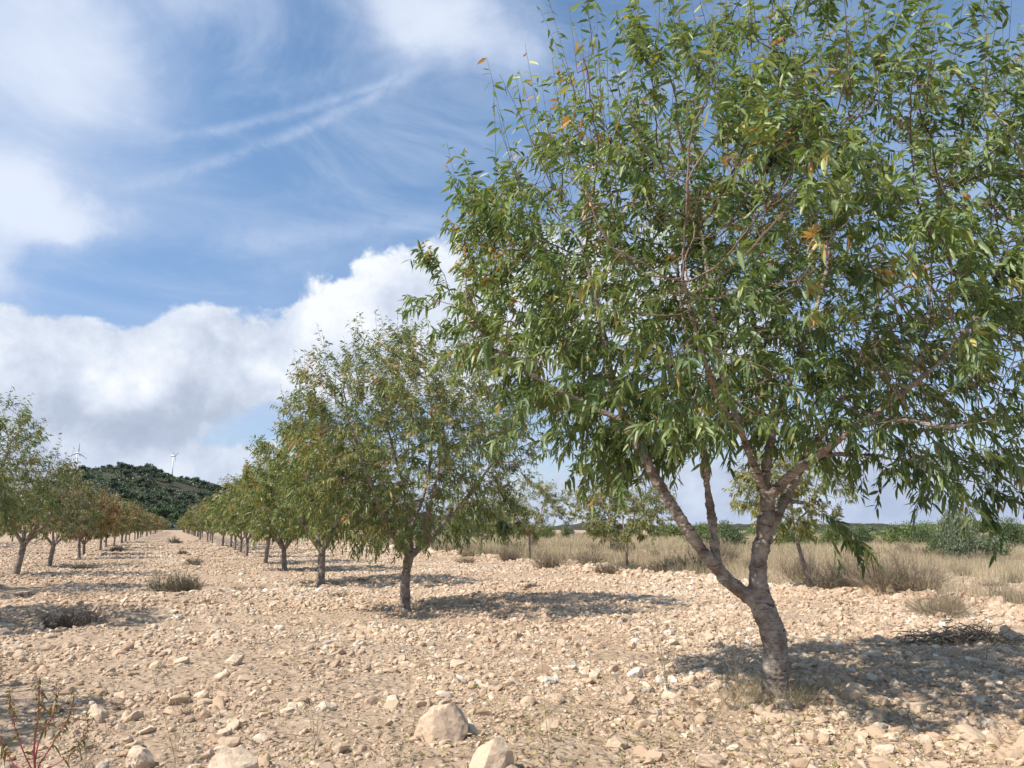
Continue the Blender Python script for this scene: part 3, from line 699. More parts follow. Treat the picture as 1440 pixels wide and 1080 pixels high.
# prototypes for the rest of the rows
b3 = onground(gp(451, 821))
t3 = orchard_tree('almond_tree', b3, 4.6, 2.15, .95, lean=(.0, .05), tr=.10, nleaf=22000, natt=1300, leaf_len=.125, leaf='leaf_olive', fol=1.15)
tag(t3, 'third almond tree of the right row, its stout trunk forking at knee height', 'tree', RG)
b4 = onground(gp(400, 803))
t4 = orchard_tree('almond_tree', b4, 4.0, 2.0, .75, lean=(-.05, .1), tr=.085, nleaf=18000, natt=1100, leaf_len=.135, leaf='leaf_olive', fol=1.2, bias=.06)
tag(t4, 'fourth almond tree of the right row, branching low into several stems', 'tree', RG)
b5 = onground(gp(373, 792))
t5 = orchard_tree('almond_tree', b5, 4.0, 2.0, 1.15, lean=(.1, 0), tr=.085, nleaf=12000, natt=800, leaf_len=.14, leaf='leaf_olive', fol=1.25, bias=.1)
tag(t5, 'fifth almond tree of the right row, slender straight trunk', 'tree', RG)
bl1 = onground(gp(22, 811))
tl = orchard_tree('almond_tree', bl1, 3.7, 2.1, .95, lean=(.12, 0), tr=.09, nleaf=11000, natt=800, leaf_len=.12, leaf='leaf_mixed', fol=1.1, up=70)
tag(tl, 'olive brown almond tree at the left edge with a crooked whole trunk in view', 'tree', LG)
bl0 = onground(gp(-72, 834))
tl0 = orchard_tree('almond_tree', bl0, 4.5, 2.0, 1.0, tr=.09, nleaf=15000, natt=1000, leaf_len=.11, leaf='leaf_olive', fol=1.1, up=120)
tag(tl0, 'green almond crown reaching in from the left edge, its trunk out of frame', 'tree', LG)
# nearer ones of the left row, of which only twig tips and shadows enter the view
tl00 = copy_tree(t3, onground(gp(-262, 884)), 1.0, .98); tag(tl00, 'nearest almond tree on the left, only twig tips showing at the edge', 'tree', LG)
tlc = onground((tl00.location.x + .1, tl00.location.y - 7.4))
tl000 = copy_tree(t4, tlc, 2.2, .95); tag(tl000, 'almond tree outside the left edge, shading the lower left ground', 'tree', LG)
far = []
for k in range(3):
    o = orchard_tree('almond_tree', (0, 0, 0), 3.9, 2.05, .85, tr=.08, nleaf=3800, natt=330, step=.2, kill=.42, leaf_len=.22, fol=1.25, up=50, leaf='leaf_olive', tip=.009, sides=3, bias=.05, shoot=(.25, .55))
    far.append(o)
used = set()
def far_copy(loc, leaf, sc, label, group):
    k = int(rng.integers(3))
    if k not in used:
        used.add(k); o = far[k]; o.location = tuple(loc); o.rotation_euler[2] = rng.uniform(0, 6.28); o.scale = (sc,) * 3
    else: o = copy_tree(far[k], loc, rng.uniform(0, 6.28), sc)
    c = [x for x in o.children if x.name.startswith('crown')][0]
    c.material_slots[0].link = 'OBJECT'; c.material_slots[0].material = M[leaf]
    tag(o, label, 'tree', group); return o
ords = ['sixth', 'seventh', 'eighth', 'ninth', 'tenth']
xr = b5[0]; y5 = b5[1]
for i in range(38):
    yy = y5 + 6.6 * (i + 1) + rng.normal(0, .25); xx = xr + rng.normal(0, .2) - .004 * (yy - y5)
    leaf = 'leaf_olive' if i < 4 else ('leaf_mixed' if rng.uniform() < .75 or i < 8 else 'leaf_olive')
    lab = f'{ords[i]} almond tree of the right row counting from the big one' if i < 5 else 'distant almond tree far down the right row, crown merged with its neighbours'
    far_copy(onground((xx, yy)), leaf, rng.uniform(.82, 1.1), lab, RG if i < 5 else 'far almond trees at the end of the right row')
ordl = ['first tree behind the crooked one', 'second tree behind the crooked one', 'third tree behind the crooked one', 'fourth tree behind the crooked one', 'fifth tree behind the crooked one']
lsrc = [tl, t5, t4]
for i in range(38):
    yy = bl1[1] + 6.8 * (i + 1) + rng.normal(0, .25); xx = bl1[0] + rng.normal(0, .2) + .002 * (yy - bl1[1])
    if i < 3:
        o = copy_tree(lsrc[i], onground((xx, yy)), rng.uniform(0, 6), (.88, .84, .84)[i], 'leaf_autumn' if i else 'leaf_mixed')
        tag(o, 'autumn brown almond tree of the left row, ' + ordl[i], 'tree', LG)
    else:
        lab = 'rusty brown almond tree of the left row, ' + ordl[i] if i < 5 else 'distant rusty almond tree far down the left row, crown merged with its neighbours'
        far_copy(onground((xx, yy)), 'leaf_autumn' if rng.uniform() < .5 else 'leaf_mixed', rng.uniform(.78, 1.02), lab, LG if i < 5 else 'far almond trees at the end of the left row')
for i in range(9):   # next row to the left, glimpsed between the trunks
    yy = bl1[1] + 12 + 7 * i; far_copy(onground((bl1[0] - 10, yy)), 'leaf_autumn', rng.uniform(.85, 1), 'brown almond tree of the outermost left row, glimpsed between nearer trunks', 'almond trees of the outermost left row')

# young trees by the grass
YG = 'young almond trees along the edge of the dry grass'
def young(px, py, h, rad, fork, label, lean=(0, 0), leaf='leaf_young', nl=2600, seed=0):
    nl = int(nl * 3.2)
    o = orchard_tree('young_almond_tree', onground(gp(px, py)), h, rad, fork, lean=lean, tr=.045, nleaf=nl, natt=700, step=.12, kill=.2, leaf_len=.115, fol=1.2, up=40, leaf=leaf, tip=.0035, zlow=-.2, shoot=(.15, .4))
    tag(o, label, 'tree', YG); return o
young(882, 806, 3.0, 1.75, .95, 'young almond tree with thin forked trunk, left of the big leaning limb', leaf='leaf_young', nl=4200)
young(1141, 836, 3.1, 1.35, 1.35, 'young almond tree leaning left behind the big trunk, sparse crown', lean=(-.25, .15), nl=2600)
young(745, 790, 3.6, 2.0, 1.1, 'young almond tree at the grass edge, seen between the two nearest crowns', nl=4200)
young(659, 785, 3.5, 1.9, 1.0, 'young almond tree at the grass edge behind the second tree', nl=3000, leaf='leaf_olive')
young(677, 782, 3.0, 1.5, 1.0, 'thin young almond tree just right of the one behind the second tree', nl=2000, leaf='leaf_olive')
young(545, 770, 4.0, 2.0, 1.0, 'young almond tree further along the grass edge, left of the second trunk', nl=2800, leaf='leaf_olive')

# ------------------------------------------------------------------ dry grass field
def blades(mb, x, y, h, w, lean=.3, r=None, zoff=None):
    n = len(x); b = np.stack([x, y, gh(x, y) - .02], -1)
    a = rng.uniform(0, 6.28, n); wd = np.stack([np.cos(a), np.sin(a), np.zeros(n)], -1) * w[:, None] * .5
    l1 = rng.normal(0, lean, (n, 2)) * h[:, None]
    m = b + np.concatenate([l1 * .35, (h * .55)[:, None]], 1); t = b + np.concatenate([l1, (h * rng.uniform(.8, 1, n))[:, None]], 1)
    V = np.stack([b - wd, b + wd, m + wd * .8, m - wd * .8, t], 1); o = (np.arange(n) * 5)[:, None, None]
    mb.add(V.reshape(-1, 3), [(np.array([[0, 1, 2, 3]])[None] + o).reshape(-1, 4), (np.array([[3, 2, 4]])[None] + o).reshape(-1, 3)], np.repeat(rng.uniform(0, 1, n) if r is None else r, 5))
mb = MB()
for y0, y1, dens, wd_, hh in ((2, 30, 330, .0065, .46), (30, 60, 150, .011, .55), (60, 130, 30, .024, .6)):
    xs = rng.uniform(BERM + .2, BERM + 34 + (y1 - 30) * .9, int(dens * (y1 - y0) * (34 + (y1 - 30) * .9) * .5)); ys = rng.uniform(y0, y1, len(xs))
    px, py = to_px(np.stack([xs, ys, np.zeros_like(xs)], -1)); k = (px > 300) & (px < 1650) & (xs * FWD[0] + ys * FWD[1] > 5)
    xs, ys = xs[k], ys[k]
    cl = vnoise(xs, ys, 1.1, 51) * .6 + vnoise(xs, ys, 4.5, 52) * .8 + vnoise(xs, ys, .4, 53) * .3
    bare = (ys < 19) & (xs > 15.2 )
    k = rng.uniform(-1.1, .9, len(xs)) < cl + .25 - 1.1 * bare * (xs < 24); xs, ys, cl = xs[k], ys[k], cl[k]
    blades(mb, xs, ys, hh * rng.uniform(.5, 1.2, len(xs)) * (1 + .3 * cl), np.full(len(xs), wd_) * rng.uniform(.7, 1.3, len(xs)), .28, np.clip(rng.normal(.45, .25, len(xs)) + .3 * cl, 0, 1))
tag(mb.build('dry_grass', M['straw']), 'tall blond dry grass covering the fallow field on the right', kind='stuff')

# ------------------------------------------------------------------ shrubs, weeds
def stems(mb, n, r, h, thick, spread=1.0, side=4, arch=.3, z0=0.0, core=.12):
    a = rng.uniform(0, 6.28, n); e = rng.uniform(.1, 1, n) ** .6 * spread
    d = np.stack([np.cos(a) * r * e, np.sin(a) * r * e, h * (1.15 - .5 * e ** 2) * rng.uniform(.55, 1.05, n)], -1)
    o = np.stack([np.cos(a), np.sin(a), np.zeros(n)], -1) * core * r * rng.uniform(0, 1, (n, 1)); o[:, 2] = z0 - .03
    t = np.linspace(0, 1, 4)[None, :, None]
    P = o[:, None] + d[:, None] * t; P[:, :, 2] -= (arch * h * e)[:, None] * (t[..., 0] ** 2)
    P += rng.normal(size=P.shape) * .04 * h * t
    tubes(mb, P, thick * np.linspace(1, .5, 4)[None], 3, rng.uniform(0, 1, n))
    if side:
        m = n * side; s = rng.integers(0, n, m); f = rng.uniform(.25, 1, m) * 2.99; i = f.astype(int); fr = (f - i)[:, None]
        b = P[s, i] * (1 - fr) + P[s, i + 1] * fr; dd = norm(norm(P[s, i + 1] - P[s, i]) + rng.normal(size=(m, 3)) * .6 + np.array([0, 0, .2])) * (h * .22 * rng.uniform(.4, 1.2, (m, 1)))
        Q = b[:, None] + dd[:, None] * np.linspace(0, 1, 3)[None, :, None]
        tubes(mb, Q, thick * .55 * np.linspace(1, .5, 3)[None], 3, rng.uniform(0, 1, m))
    return P
def shrub(px, py, w, h, mname, label, n=160, leafy=0, thick=None, name='dry_shrub', cat='shrub', group=None, arch=.35):
    b = onground(gp(px, py)); d = float(b @ FWD); r = w / F_PX * d / 2; hh = h / F_PX * d
    root = empty(name, b); m = MB(); th_ = thick or max(.0020, d * .00022); Ps = []
    kk = 5 if w > 45 else 2
    for q_ in range(kk):
        f_ = rng.uniform(.45, .75); m2 = MB(); Pq = stems(m2, int(n / kk * 1.3), r * f_, hh * rng.uniform(.6, 1.05), th_, side=8, arch=arch * rng.uniform(.3, 1.6), core=.5)
        o_ = np.array([*rng.normal(0, r * .42, 2), 0.0]); V_ = m2.v
        for a_, f2 in zip([0], [0]): m.add(np.concatenate(m2.v) + o_, m2.f, np.concatenate(m2.r))
        Ps.append(Pq + o_)
    P = np.concatenate(Ps); n = len(P)
    m.build('stems', M[mname], root)
    if leafy:
        k = rng.integers(0, n, leafy); i = rng.integers(1, 4, leafy); q = P[k, i] + rng.normal(size=(leafy, 3)) * .04
        q[:, 2] = np.maximum(q[:, 2], .01)
        l = MB(); Dn = norm(rng.normal(size=(leafy, 3)) + np.array([0, 0, .4])); L = max(.02, d * .0016)
        leaves(l, q, Dn, rng.normal(size=(leafy, 3)), L * rng.uniform(.6, 1.3, leafy), L * .3, rng.uniform(0, 1, leafy), False)
        l.build('foliage', M[mname], root)
    tag(root, label, cat, group); return root
SG = 'dry shrubs scattered in the lane between the rows'
shrub(248, 832, 56, 34, 'dry_green', 'round grey green shrub in the middle of the lane, largest one', 260, 900, group=SG)
shrub(93, 882, 64, 32, 'dark_twig', 'dark almost black dead shrub in the shade at left', 260, 300, group=SG)
shrub(110, 801, 44, 14, 'dry_green', 'low dry shrub beside the trunks of the left row', 120, 200, group=SG)
shrub(168, 777, 26, 10, 'dark_twig', 'small dark shrub under the left row, further down the lane', 90, 100, group=SG)
shrub(270, 795, 34, 12, 'dry_green', 'low brown shrub right behind the round one', 110, 120, group=SG)
shrub(258, 779, 18, 9, 'dry_green', 'pale dry tuft in the lane behind the two shrubs', 70, 60, group=SG)
shrub(243, 764, 22, 11, 'dry_green', 'far small bush near the end of the lane', 70, 150, group=SG)
shrub(290, 848, 36, 12, 'dry', 'sparse dead weed lying right of the round grey green shrub', 50, 0, group=SG)
shrub(30, 838, 40, 10, 'dark_twig', 'flat dark twigs in the shadow at the left edge', 90, 0, group=SG)
shrub(355, 829, 32, 10, 'dry', 'thin pale tuft in front of the stout trunk', 60, 0, group=SG)
shrub(746, 828, 26, 11, 'dark_twig', 'small dark ball of dead twigs on bare stony ground at centre', 130, 80)
shrub(464, 838, 30, 14, 'dry', 'pale weed growing by the foot of the third tree of the right row', 60, 0)
shrub(512, 818, 16, 8, 'dark_twig', 'tiny dark weed between the second and third trunks', 50, 30)
shrub(255, 745, 22, 20, 'bush_grey', 'grey green bush closing the far end of the lane', 60, 900, name='bush', cat='bush')
EG = 'dry shrubs along the edge of the grass field'
shrub(1190, 836, 110, 62, 'dry', 'brown tangled shrub right of the young leaning tree', 360, 900, group=EG, arch=.2)
shrub(1270, 846, 120, 62, 'dry', 'straw brown shrub in the middle of the field edge at right', 380, 700, group=EG, arch=.2)
shrub(1345, 868, 110, 48, 'straw', 'pale low tuft of dry stems nearest the brush pile', 380, 0, group=EG, arch=.2)
shrub(1125, 818, 60, 50, 'dry', 'dry grassy shrub between the big trunk and the leaning young tree', 220, 0, group=EG, arch=.2)
shrub(990, 805, 90, 46, 'dry_green', 'dark green grey shrub behind the big leaning limb', 260, 1200, group=EG, arch=.2)
shrub(1010, 792, 70, 45, 'dry', 'brown bare shrub left of the big trunk at the grass edge', 220, 300, group=EG, arch=.2)
shrub(1430, 852, 60, 34, 'straw', 'blond tuft at the right edge of the picture', 240, 0, group=EG, arch=.2)
for i, (px, py, w, h) in enumerate([(650, 778, 60, 18), (780, 800, 50, 26), (830, 800, 60, 26), (720, 792, 50, 22), (920, 806, 50, 24), (860, 808, 40, 18)]):
    shrub(px, py, w, h, 'dry', 'brown dry weed clump where the stones meet the grass, left of the big tree', 160, 150, group='brown weed clumps on the stone bank', arch=.15)
shrub(600, 772, 60, 16, 'dry_green', 'low dark shrub at the grass edge right behind the second trunk', 120, 200, group=EG)

for i in range(34):
    px = rng.uniform(640, 1440); py = rng.uniform(762, 800) if px < 1100 else rng.uniform(768, 832)
    shrub(px, py, rng.uniform(18, 46), rng.uniform(9, 20), ['dry', 'dry_green', 'straw'][int(rng.integers(3))], 'dry weed clump standing among the blond grass of the field', 90, 120, name='dry_weed', cat='weed', group='dry weed clumps in the grass field', arch=.15)
# cut branches
def brush_pile():
    b = onground(gp(1350, 912)); root = empty('brush_pile', b); m = MB(); n = 330
    w = 165 / F_PX * float(b @ FWD) / 2
    c = np.stack([rng.normal(0, w * .42, n), rng.normal(0, w * .28, n), np.abs(rng.normal(.03, .05, n)) + .01], -1)
    c[:, 2] *= np.exp(-(c[:, 0] / w) ** 2) * 1.4; c[:, :2] = c[:, :1] * RGT[:2] + c[:, 1:2] * FWD[:2]
    a = rng.normal(0, .7, n) - YAW; L = rng.uniform(.1, .45, n); d = np.stack([np.cos(a), np.sin(a), rng.normal(0, .28, n)], -1) * L[:, None]
    t = np.linspace(-.5, .5, 5)[None, :, None]; P = c[:, None] + d[:, None] * t + rng.normal(size=(n, 5, 3)) * .018; P[:, :, 2] = np.maximum(P[:, :, 2], .0)
    tubes(m, P, rng.uniform(.0025, .008, n)[:, None] * np.ones((1, 5)), 4, rng.uniform(0, 1, n)); m.build('cut_twigs', M['dry'], root)
    m = MB(); P = stems(m, 40, w * .35, .28, .0035, side=4); o = m.build('upright_twigs', M['dark_twig'], root); o.location = (w * .35, -.1, .05)
    tag(root, 'dark pile of cut branches lying in the shade at right', 'brush pile')
brush_pile()

# single thin weeds in the foreground
def weed(px, py, hpx, label, n=5, mname='dry', group=None, sway=.12, side=9, name='dry_weed'):
    b = onground(gp(px, py)); d = float(b @ FWD); h = hpx / F_PX * d; root = empty(name, b); m = MB()
    t = np.linspace(0, 1, 7)[None, :, None]
    D = np.concatenate([rng.normal(0, sway, (n, 2)) * 1.6, np.ones((n, 1))], 1) * (h * rng.uniform(.55, 1, (n, 1))); D[0, 2] = h
    P = rng.normal(size=(n, 1, 3)) * .01 * [1, 1, 0] + D[:, None] * t + np.cumsum(rng.normal(size=(n, 7, 3)) * .008, 1) * t; P[:, 0, 2] = -.03
    tubes(m, P, .0020 * np.linspace(1, .4, 7)[None], 3, rng.uniform(0, 1, n))
    k = n * side; s = rng.integers(0, n, k); i = rng.integers(1, 6, k); f = rng.uniform(0, 1, (k, 1)); B = P[s, i] * (1 - f) + P[s, i + 1] * f
    dd = norm(rng.normal(size=(k, 3)) * [1, 1, .5] + [0, 0, .9]) * rng.uniform(.03, .14, (k, 1)) * (h / .5)
    tubes(m, B[:, None] + dd[:, None] * np.linspace(0, 1, 3)[None, :, None], .0011, 3, rng.uniform(0, 1, k))
    tip_ = B + dd; l = m; q = tip_[rng.integers(0, k, k * 2)] + rng.normal(size=(k * 2, 3)) * .012; q[:, 2] = np.maximum(q[:, 2], .01)
    leaves(l, q, rng.normal(size=(k * 2, 3)), rng.normal(size=(k * 2, 3)), rng.uniform(.008, .022, k * 2), .006, rng.uniform(.2, 1, k * 2), False); m.build('stems', M[mname], root)
    tag(root, label, 'weed', group); return root
weed(940, 975, 118, 'thin dry weed with upright stems left of the big trunk', 7)
weed(775, 1072, 210, 'single long straw stalk rising through the centre foreground', 2, 'straw', sway=.08, side=3)
weed(250, 1066, 120, 'sparse reddish dry weed standing at lower left', 5)
weed(440, 1060, 90, 'dry forked stalk between the two large pale rocks', 4)
weed(1035, 975, 95, 'brown dry weed close to the left side of the big trunk', 8)
weed(1000, 1040, 90, 'bare twiggy weed in front of the big tree', 5, sway=.4)
weed(905, 1010, 60, 'short dry sprig among yellow fallen leaves', 5, sway=.4)
weed(1085, 1075, 70, 'low dry stalks at the bottom edge below the big trunk', 6, sway=.5)
weed(1300, 1075, 60, 'thin dry stalks at the bottom edge, right side', 4, sway=.5)
weed(1190, 905, 60, 'thin dry stalk standing in the big tree shadow', 3)
weed(560, 1075, 50, 'small dry sprig at the bottom edge beside the whitish rock', 5, sway=.5)
weed(120, 1078, 60, 'dry stems at the bottom left beside the red stemmed weed', 6, sway=.4)

# red-stemmed amaranth at lower left
def amaranth():
    b = onground(gp(52, 1092)); root = empty('amaranth_weed', b); d = float(b @ FWD); s = d / F_PX
    m = MB(); l = MB(); sd = MB()
    def pl(px, py, dz=0.0): p = at(px, py, d + dz) - b; return p
    lines = [[(50, 1092), (48, 1050), (54, 1005), (55, 955)], [(46, 1085), (30, 1050), (18, 1010), (14, 975)], [(52, 1080), (78, 1040), (98, 1005), (104, 975)], [(50, 1060), (60, 1030), (76, 1000), (80, 960)], [(50, 1088), (20, 1075), (2, 1040), (-8, 1010)], [(52, 1086), (90, 1068), (120, 1035), (124, 1005)]]
    for k, ln in enumerate(lines):
        q = spline([(*pl(x, y, (k - 2) * .05 * (i / 3)), (.0075 if k == 0 else .0045) * (1 - .22 * i)) for i, (x, y) in enumerate(ln)], .03)
        if k == 0 or True: q[0, 2] = min(q[0, 2], 0 if k else -.04)
        tubes(m, q[None, :, :3], q[None, :, 3], 6, .5)
        n = 130; i = rng.integers(int(len(q) * .45), len(q), n); p = q[i, :3] + rng.normal(size=(n, 3)) * .014
        leaves(sd, p, rng.normal(size=(n, 3)) + [0, 0, -.3], rng.normal(size=(n, 3)), rng.uniform(.012, .03, n), .009, rng.uniform(0, 1, n), False)
        n = 9; i = rng.integers(int(len(q) * .25), len(q) - 1, n)
        leaves(l, q[i, :3], rng.normal(size=(n, 3)) + [0, 0, -.8], rng.normal(size=(n, 3)), rng.uniform(.04, .08, n), .018, rng.uniform(.3, 1, n), True)
    m.build('stem', M['red_stem'], root, True); sd.build('seed_heads', M['seed'], root); l.build('foliage', M['seed'], root)
    tag(root, 'weed with pinkish red stems and brown seed heads at the lower left corner', 'weed')
amaranth()

# straw at the foot of the big trunk, leaf litter, twig litter
mb = MB(); n = 2600; a = rng.uniform(0, 6.28, n); rd = .14 + np.abs(rng.normal(0, .28, n)); x = B0[0] + rd * np.cos(a) * 1.3; y = B0[1] + rd * np.sin(a)
blades(mb, x, y, rng.uniform(.05, .3, n) * np.exp(-rd * .9), np.full(n, .003), .9)
n = 9000; x = rng.uniform(-3, 9, n); y = rng.uniform(2, 10, n); k = vnoise(x, y, 1.0, 61) > .1; x, y = x[k], y[k]
blades(mb, x, y, rng.uniform(.02, .08, len(x)), np.full(len(x), .0022), 1.3)
tag(mb.build('dry_tufts', M['straw']), 'short straw tufts round the big trunk and between the stones', kind='stuff')
mb = MB(); n = 22000
ax = rng.uniform(-4, 4.2, n); ay = rng.uniform(3.2, 9.5, n); P = ax[:, None] * RGT + ay[:, None] * FWD
k = (np.exp(-((ax - 1.2) / 2.0) ** 2 - ((ay - 5.2) / 1.6) ** 2) + .12) * (.8 + .6 * vnoise(P[:, 0], P[:, 1], .45, 71)) > rng.uniform(0, 1, n) * 1.2; P = P[k]; n = len(P)
P[:, 2] = gh(P[:, 0], P[:, 1]) + rng.uniform(.008, .035, n)
leaves(mb, P, rng.normal(size=(n, 3)) * [1, 1, .35], rng.normal(size=(n, 3)) * .5 + [0, 0, 1], rng.uniform(.03, .075, n), .014, rng.uniform(0, 1, n), True)
tag(mb.build('leaf_litter', M['litter']), 'yellow and tan fallen almond leaves among the stones', kind='stuff')
mb = MB(); n = 1100; ax = rng.uniform(-3.6, 4.8, n); ay = rng.uniform(3.2, 13, n); c = ax[:, None] * RGT + ay[:, None] * FWD
c[:, 2] = gh(c[:, 0], c[:, 1]) + .03
a = rng.uniform(0, 6.28, n); d = np.stack([np.cos(a), np.sin(a), rng.normal(0, .12, n)], -1) * rng.uniform(.06, .3, (n, 1))
tubes(mb, c[:, None] + d[:, None] * np.linspace(-.5, .5, 4)[None, :, None] + rng.normal(size=(n, 4, 3)) * .009, rng.uniform(.0012, .0032, n)[:, None] * np.ones((1, 4)), 3, rng.uniform(0, 1, n))
tag(mb.build('twig_litter', M['dry']), 'thin dry twigs strewn over the stones', kind='stuff')

# ------------------------------------------------------------------ bushes beyond the field
def bush_mesh(n, leaf, mname, clumps=14, flat=.8):
    m = MB(); c = norm(rng.normal(size=(clumps, 3))) * rng.uniform(.3, .72, (clumps, 1)); c[:, 2] = np.abs(c[:, 2]) * flat + .22
    k = rng.integers(0, clumps, n); q = c[k] + norm(rng.normal(size=(n, 3))) * rng.uniform(.18, .40, (n, 1)); q[:, 2] = np.maximum(q[:, 2], .02)
    leaves(m, q, rng.normal(size=(n, 3)) + [0, 0, .6], rng.normal(size=(n, 3)), leaf * rng.uniform(.6, 1.4, n), leaf * .5, np.clip(rng.normal(.55, .2, n) + rng.normal(0, .12, clumps)[k], 0, 1), False)
    s = MB(); e = c[:, None] * np.linspace(0, .95, 4)[None, :, None]; e[:, 0, 2] -= .05
    tubes(s, e, .022 * np.linspace(1, .3, 4)[None], 4)
    return m.mesh('foliage', M[mname]), s.mesh('stems', M['bark_small'], True)
BM = {k: bush_mesh(5200, .085, k) for k in ('bush', 'bush_light', 'bush_grey')}
BM2 = {k: bush_mesh(1500, .14, k) for k in ('bush', 'bush_light', 'bush_grey')}
def bush(px, py, w, h, kind, label, group=None, hi=True):
    b = onground(gp(px, py)) if py > HOR + 4 else None
    d = float(b @ FWD); root = empty('bush', b, rng.uniform(0, 6.28))
    sx_ = w / F_PX * d / 2; root.scale = (sx_, sx_, h / F_PX * d)
    fm, sm = (BM if hi else BM2)[kind]
    for nm, me in (('foliage', fm), ('stems', sm)):
        o = bpy.data.objects.new(nm, me); COL.objects.link(o); o.parent = root
    tag(root, label, 'bush', group); return root
bush(1352, 790, 62, 80, 'bush_grey', 'tall grey green bush standing in the dry field near the right edge')
bush(1325, 788, 40, 40, 'bush', 'low green bush against the left foot of the tall grey one')
bush(1395, 786, 76, 36, 'bush_grey', 'low spreading grey bush right of the tall grey one')
bush(1425, 776, 60, 44, 'bush', 'dark green bush at the right edge of the picture')
bush(1262, 773, 66, 34, 'bush_light', 'light green rounded bush right of the young leaning tree')
bush(1305, 770, 50, 28, 'bush', 'mid green bush between the light green and the tall grey bushes')
bush(1218, 770, 40, 32, 'bush', 'green bush left of the light green rounded one')
bush(1172, 772, 50, 30, 'bush_light', 'light green bush just behind the young leaning tree crown')
bush(1030, 772, 60, 38, 'bush', 'green bush seen under the fork of the big tree')
bush(985, 768, 60, 30, 'bush_light', 'light green bush left of the thin upright limb')
bush(1120, 770, 60, 28, 'bush_light', 'green bush right behind the big trunk')
HG = 'green bushes forming the hedge along the horizon'
for i in range(84):
    px = 540 + i * 11.2 + rng.normal(0, 9); py = rng.uniform(750, 759)
    bush(px, py, rng.uniform(16, 60), 5 + 22 * rng.uniform(0, 1) ** 1.8, ['bush', 'bush_light', 'bush_light', 'bush_grey'][int(rng.integers(4))], 'far green bush in the hedge line beyond the dry grass', HG, hi=False)

# ------------------------------------------------------------------ hill, pines, turbines
prof = np.array([(-400, 735), (-200, 722), (0, 705), (60, 678), (92, 662), (120, 655), (150, 651), (175, 650), (205, 651), (225, 656), (250, 663), (280, 671), (320, 680), (400, 688), (520, 702), (650, 722), (760, 742), (900, 748)], float)
paz, pte = [], []
for x_, y_ in prof:
    d = ray(x_, y_ + 9); paz.append(math.atan2(d[0], d[1])); pte.append(d[2] / math.hypot(d[0], d[1]))
RH = 640.0
def hz(A_, r):
    te = np.interp(A_, paz, pte, left=0, right=0)
    ax_ = r * np.sin(A_); ay_ = r * np.cos(A_)
    s = np.where(r < RH, np.clip((r - 400) / (RH - 400), 0, 1), 1); s = s * s * (3 - 2 * s)
    back = np.where(r > RH + 60, np.exp(-((r - RH - 60) / 260) ** 2), 1)
    z = te * RH * s * back + 1.5 * s
    z += s * back * np.clip(te * 40, 0, 1) * (2.5 * vnoise(ax_, ay_, 60, 81) * (r < RH - 20) + 1.0 * vnoise(ax_, ay_, 18, 82))
    ridge = 92 * np.exp(-((A_ - azel(170, 650)[0]) / .16) ** 2) * np.exp(-((r - 1600) / 240) ** 2)
    return z + ridge - 1.0
aa = np.linspace(azel(-420, 700)[0], azel(920, 745)[0], 420); ra = np.concatenate([np.linspace(395, 760, 110), np.linspace(780, 2100, 60)])
AA, RA = np.meshgrid(aa, ra); Zh = hz(AA, RA); mb = MB(); na = len(aa)
ii, jj = np.meshgrid(np.arange(len(ra) - 1), np.arange(na - 1), indexing='ij')
mb.add(np.stack([RA * np.sin(AA), RA * np.cos(AA), Zh], -1), np.stack([ii * na + jj, (ii + 1) * na + jj, (ii + 1) * na + jj + 1, ii * na + jj + 1], -1).reshape(-1, 4))
tag(mb.build('hill', M['hill'], smooth=True), 'low scrub covered hill behind the orchard', kind='structure')
a2 = np.linspace(azel(480, 700)[0], azel(2100, 700)[0], 300); r2 = np.linspace(300, 900, 40); A2, R2 = np.meshgrid(a2, r2)
Z2 = (3.6 + 2.2 * vnoise(A2 * 400, R2 * .1, 12, 95) + 1.2 * vnoise(A2 * 400, R2 * .3, 3, 96)) * np.exp(-((R2 - 560) / 150) ** 2) - .6
m2 = MB(); na = 300; ii, jj = np.meshgrid(np.arange(39), np.arange(na - 1), indexing='ij')
m2.add(np.stack([R2 * np.sin(A2), R2 * np.cos(A2), Z2], -1), np.stack([ii * na + jj, (ii + 1) * na + jj, (ii + 1) * na + jj + 1, ii * na + jj + 1], -1).reshape(-1, 4))
tag(m2.build('distant_hill', M['hill'], smooth=True), 'low dark rise along the horizon beyond the hedge', kind='structure')
def pine_mesh(kind, n=420):
    m = MB(); cl = 9; c = rng.normal(size=(cl, 3)) * [.8, .8, .35] + [0, 0, 2.9]
    c = np.concatenate([c, rng.normal(size=(4, 3)) * [.9, .9, .3] + [0, 0, 2.0]]); k = rng.integers(0, len(c), n)
    q = c[k] + norm(rng.normal(size=(n, 3))) * rng.uniform(.4, .95, (n, 1)) * [1, 1, .7]
    leaves(m, q, rng.normal(size=(n, 3)), rng.normal(size=(n, 3)), rng.uniform(.45, .8, n), .42, np.clip(rng.normal(.45, .2, n) + rng.normal(0, .15, len(c))[k], 0, 1), False)
    t = MB(); tubes(t, np.array([[[0, 0, -.6], [.05, 0, 1.2], [0, .1, 3.0]]]), np.array([[.16, .12, .05]]), 6); 
    for cc in c[:5]: tubes(t, np.array([[[0, 0, 1.6], list(cc * [.5, .5, .8]), list(cc)]]), np.array([[.06, .05, .02]]), 4)
    return m.mesh('crown', M[kind]), t.mesh('trunk', M['bark_small'], True)
PM = [pine_mesh('pine') for _ in range(3)] + [pine_mesh('pine_light') for _ in range(2)]
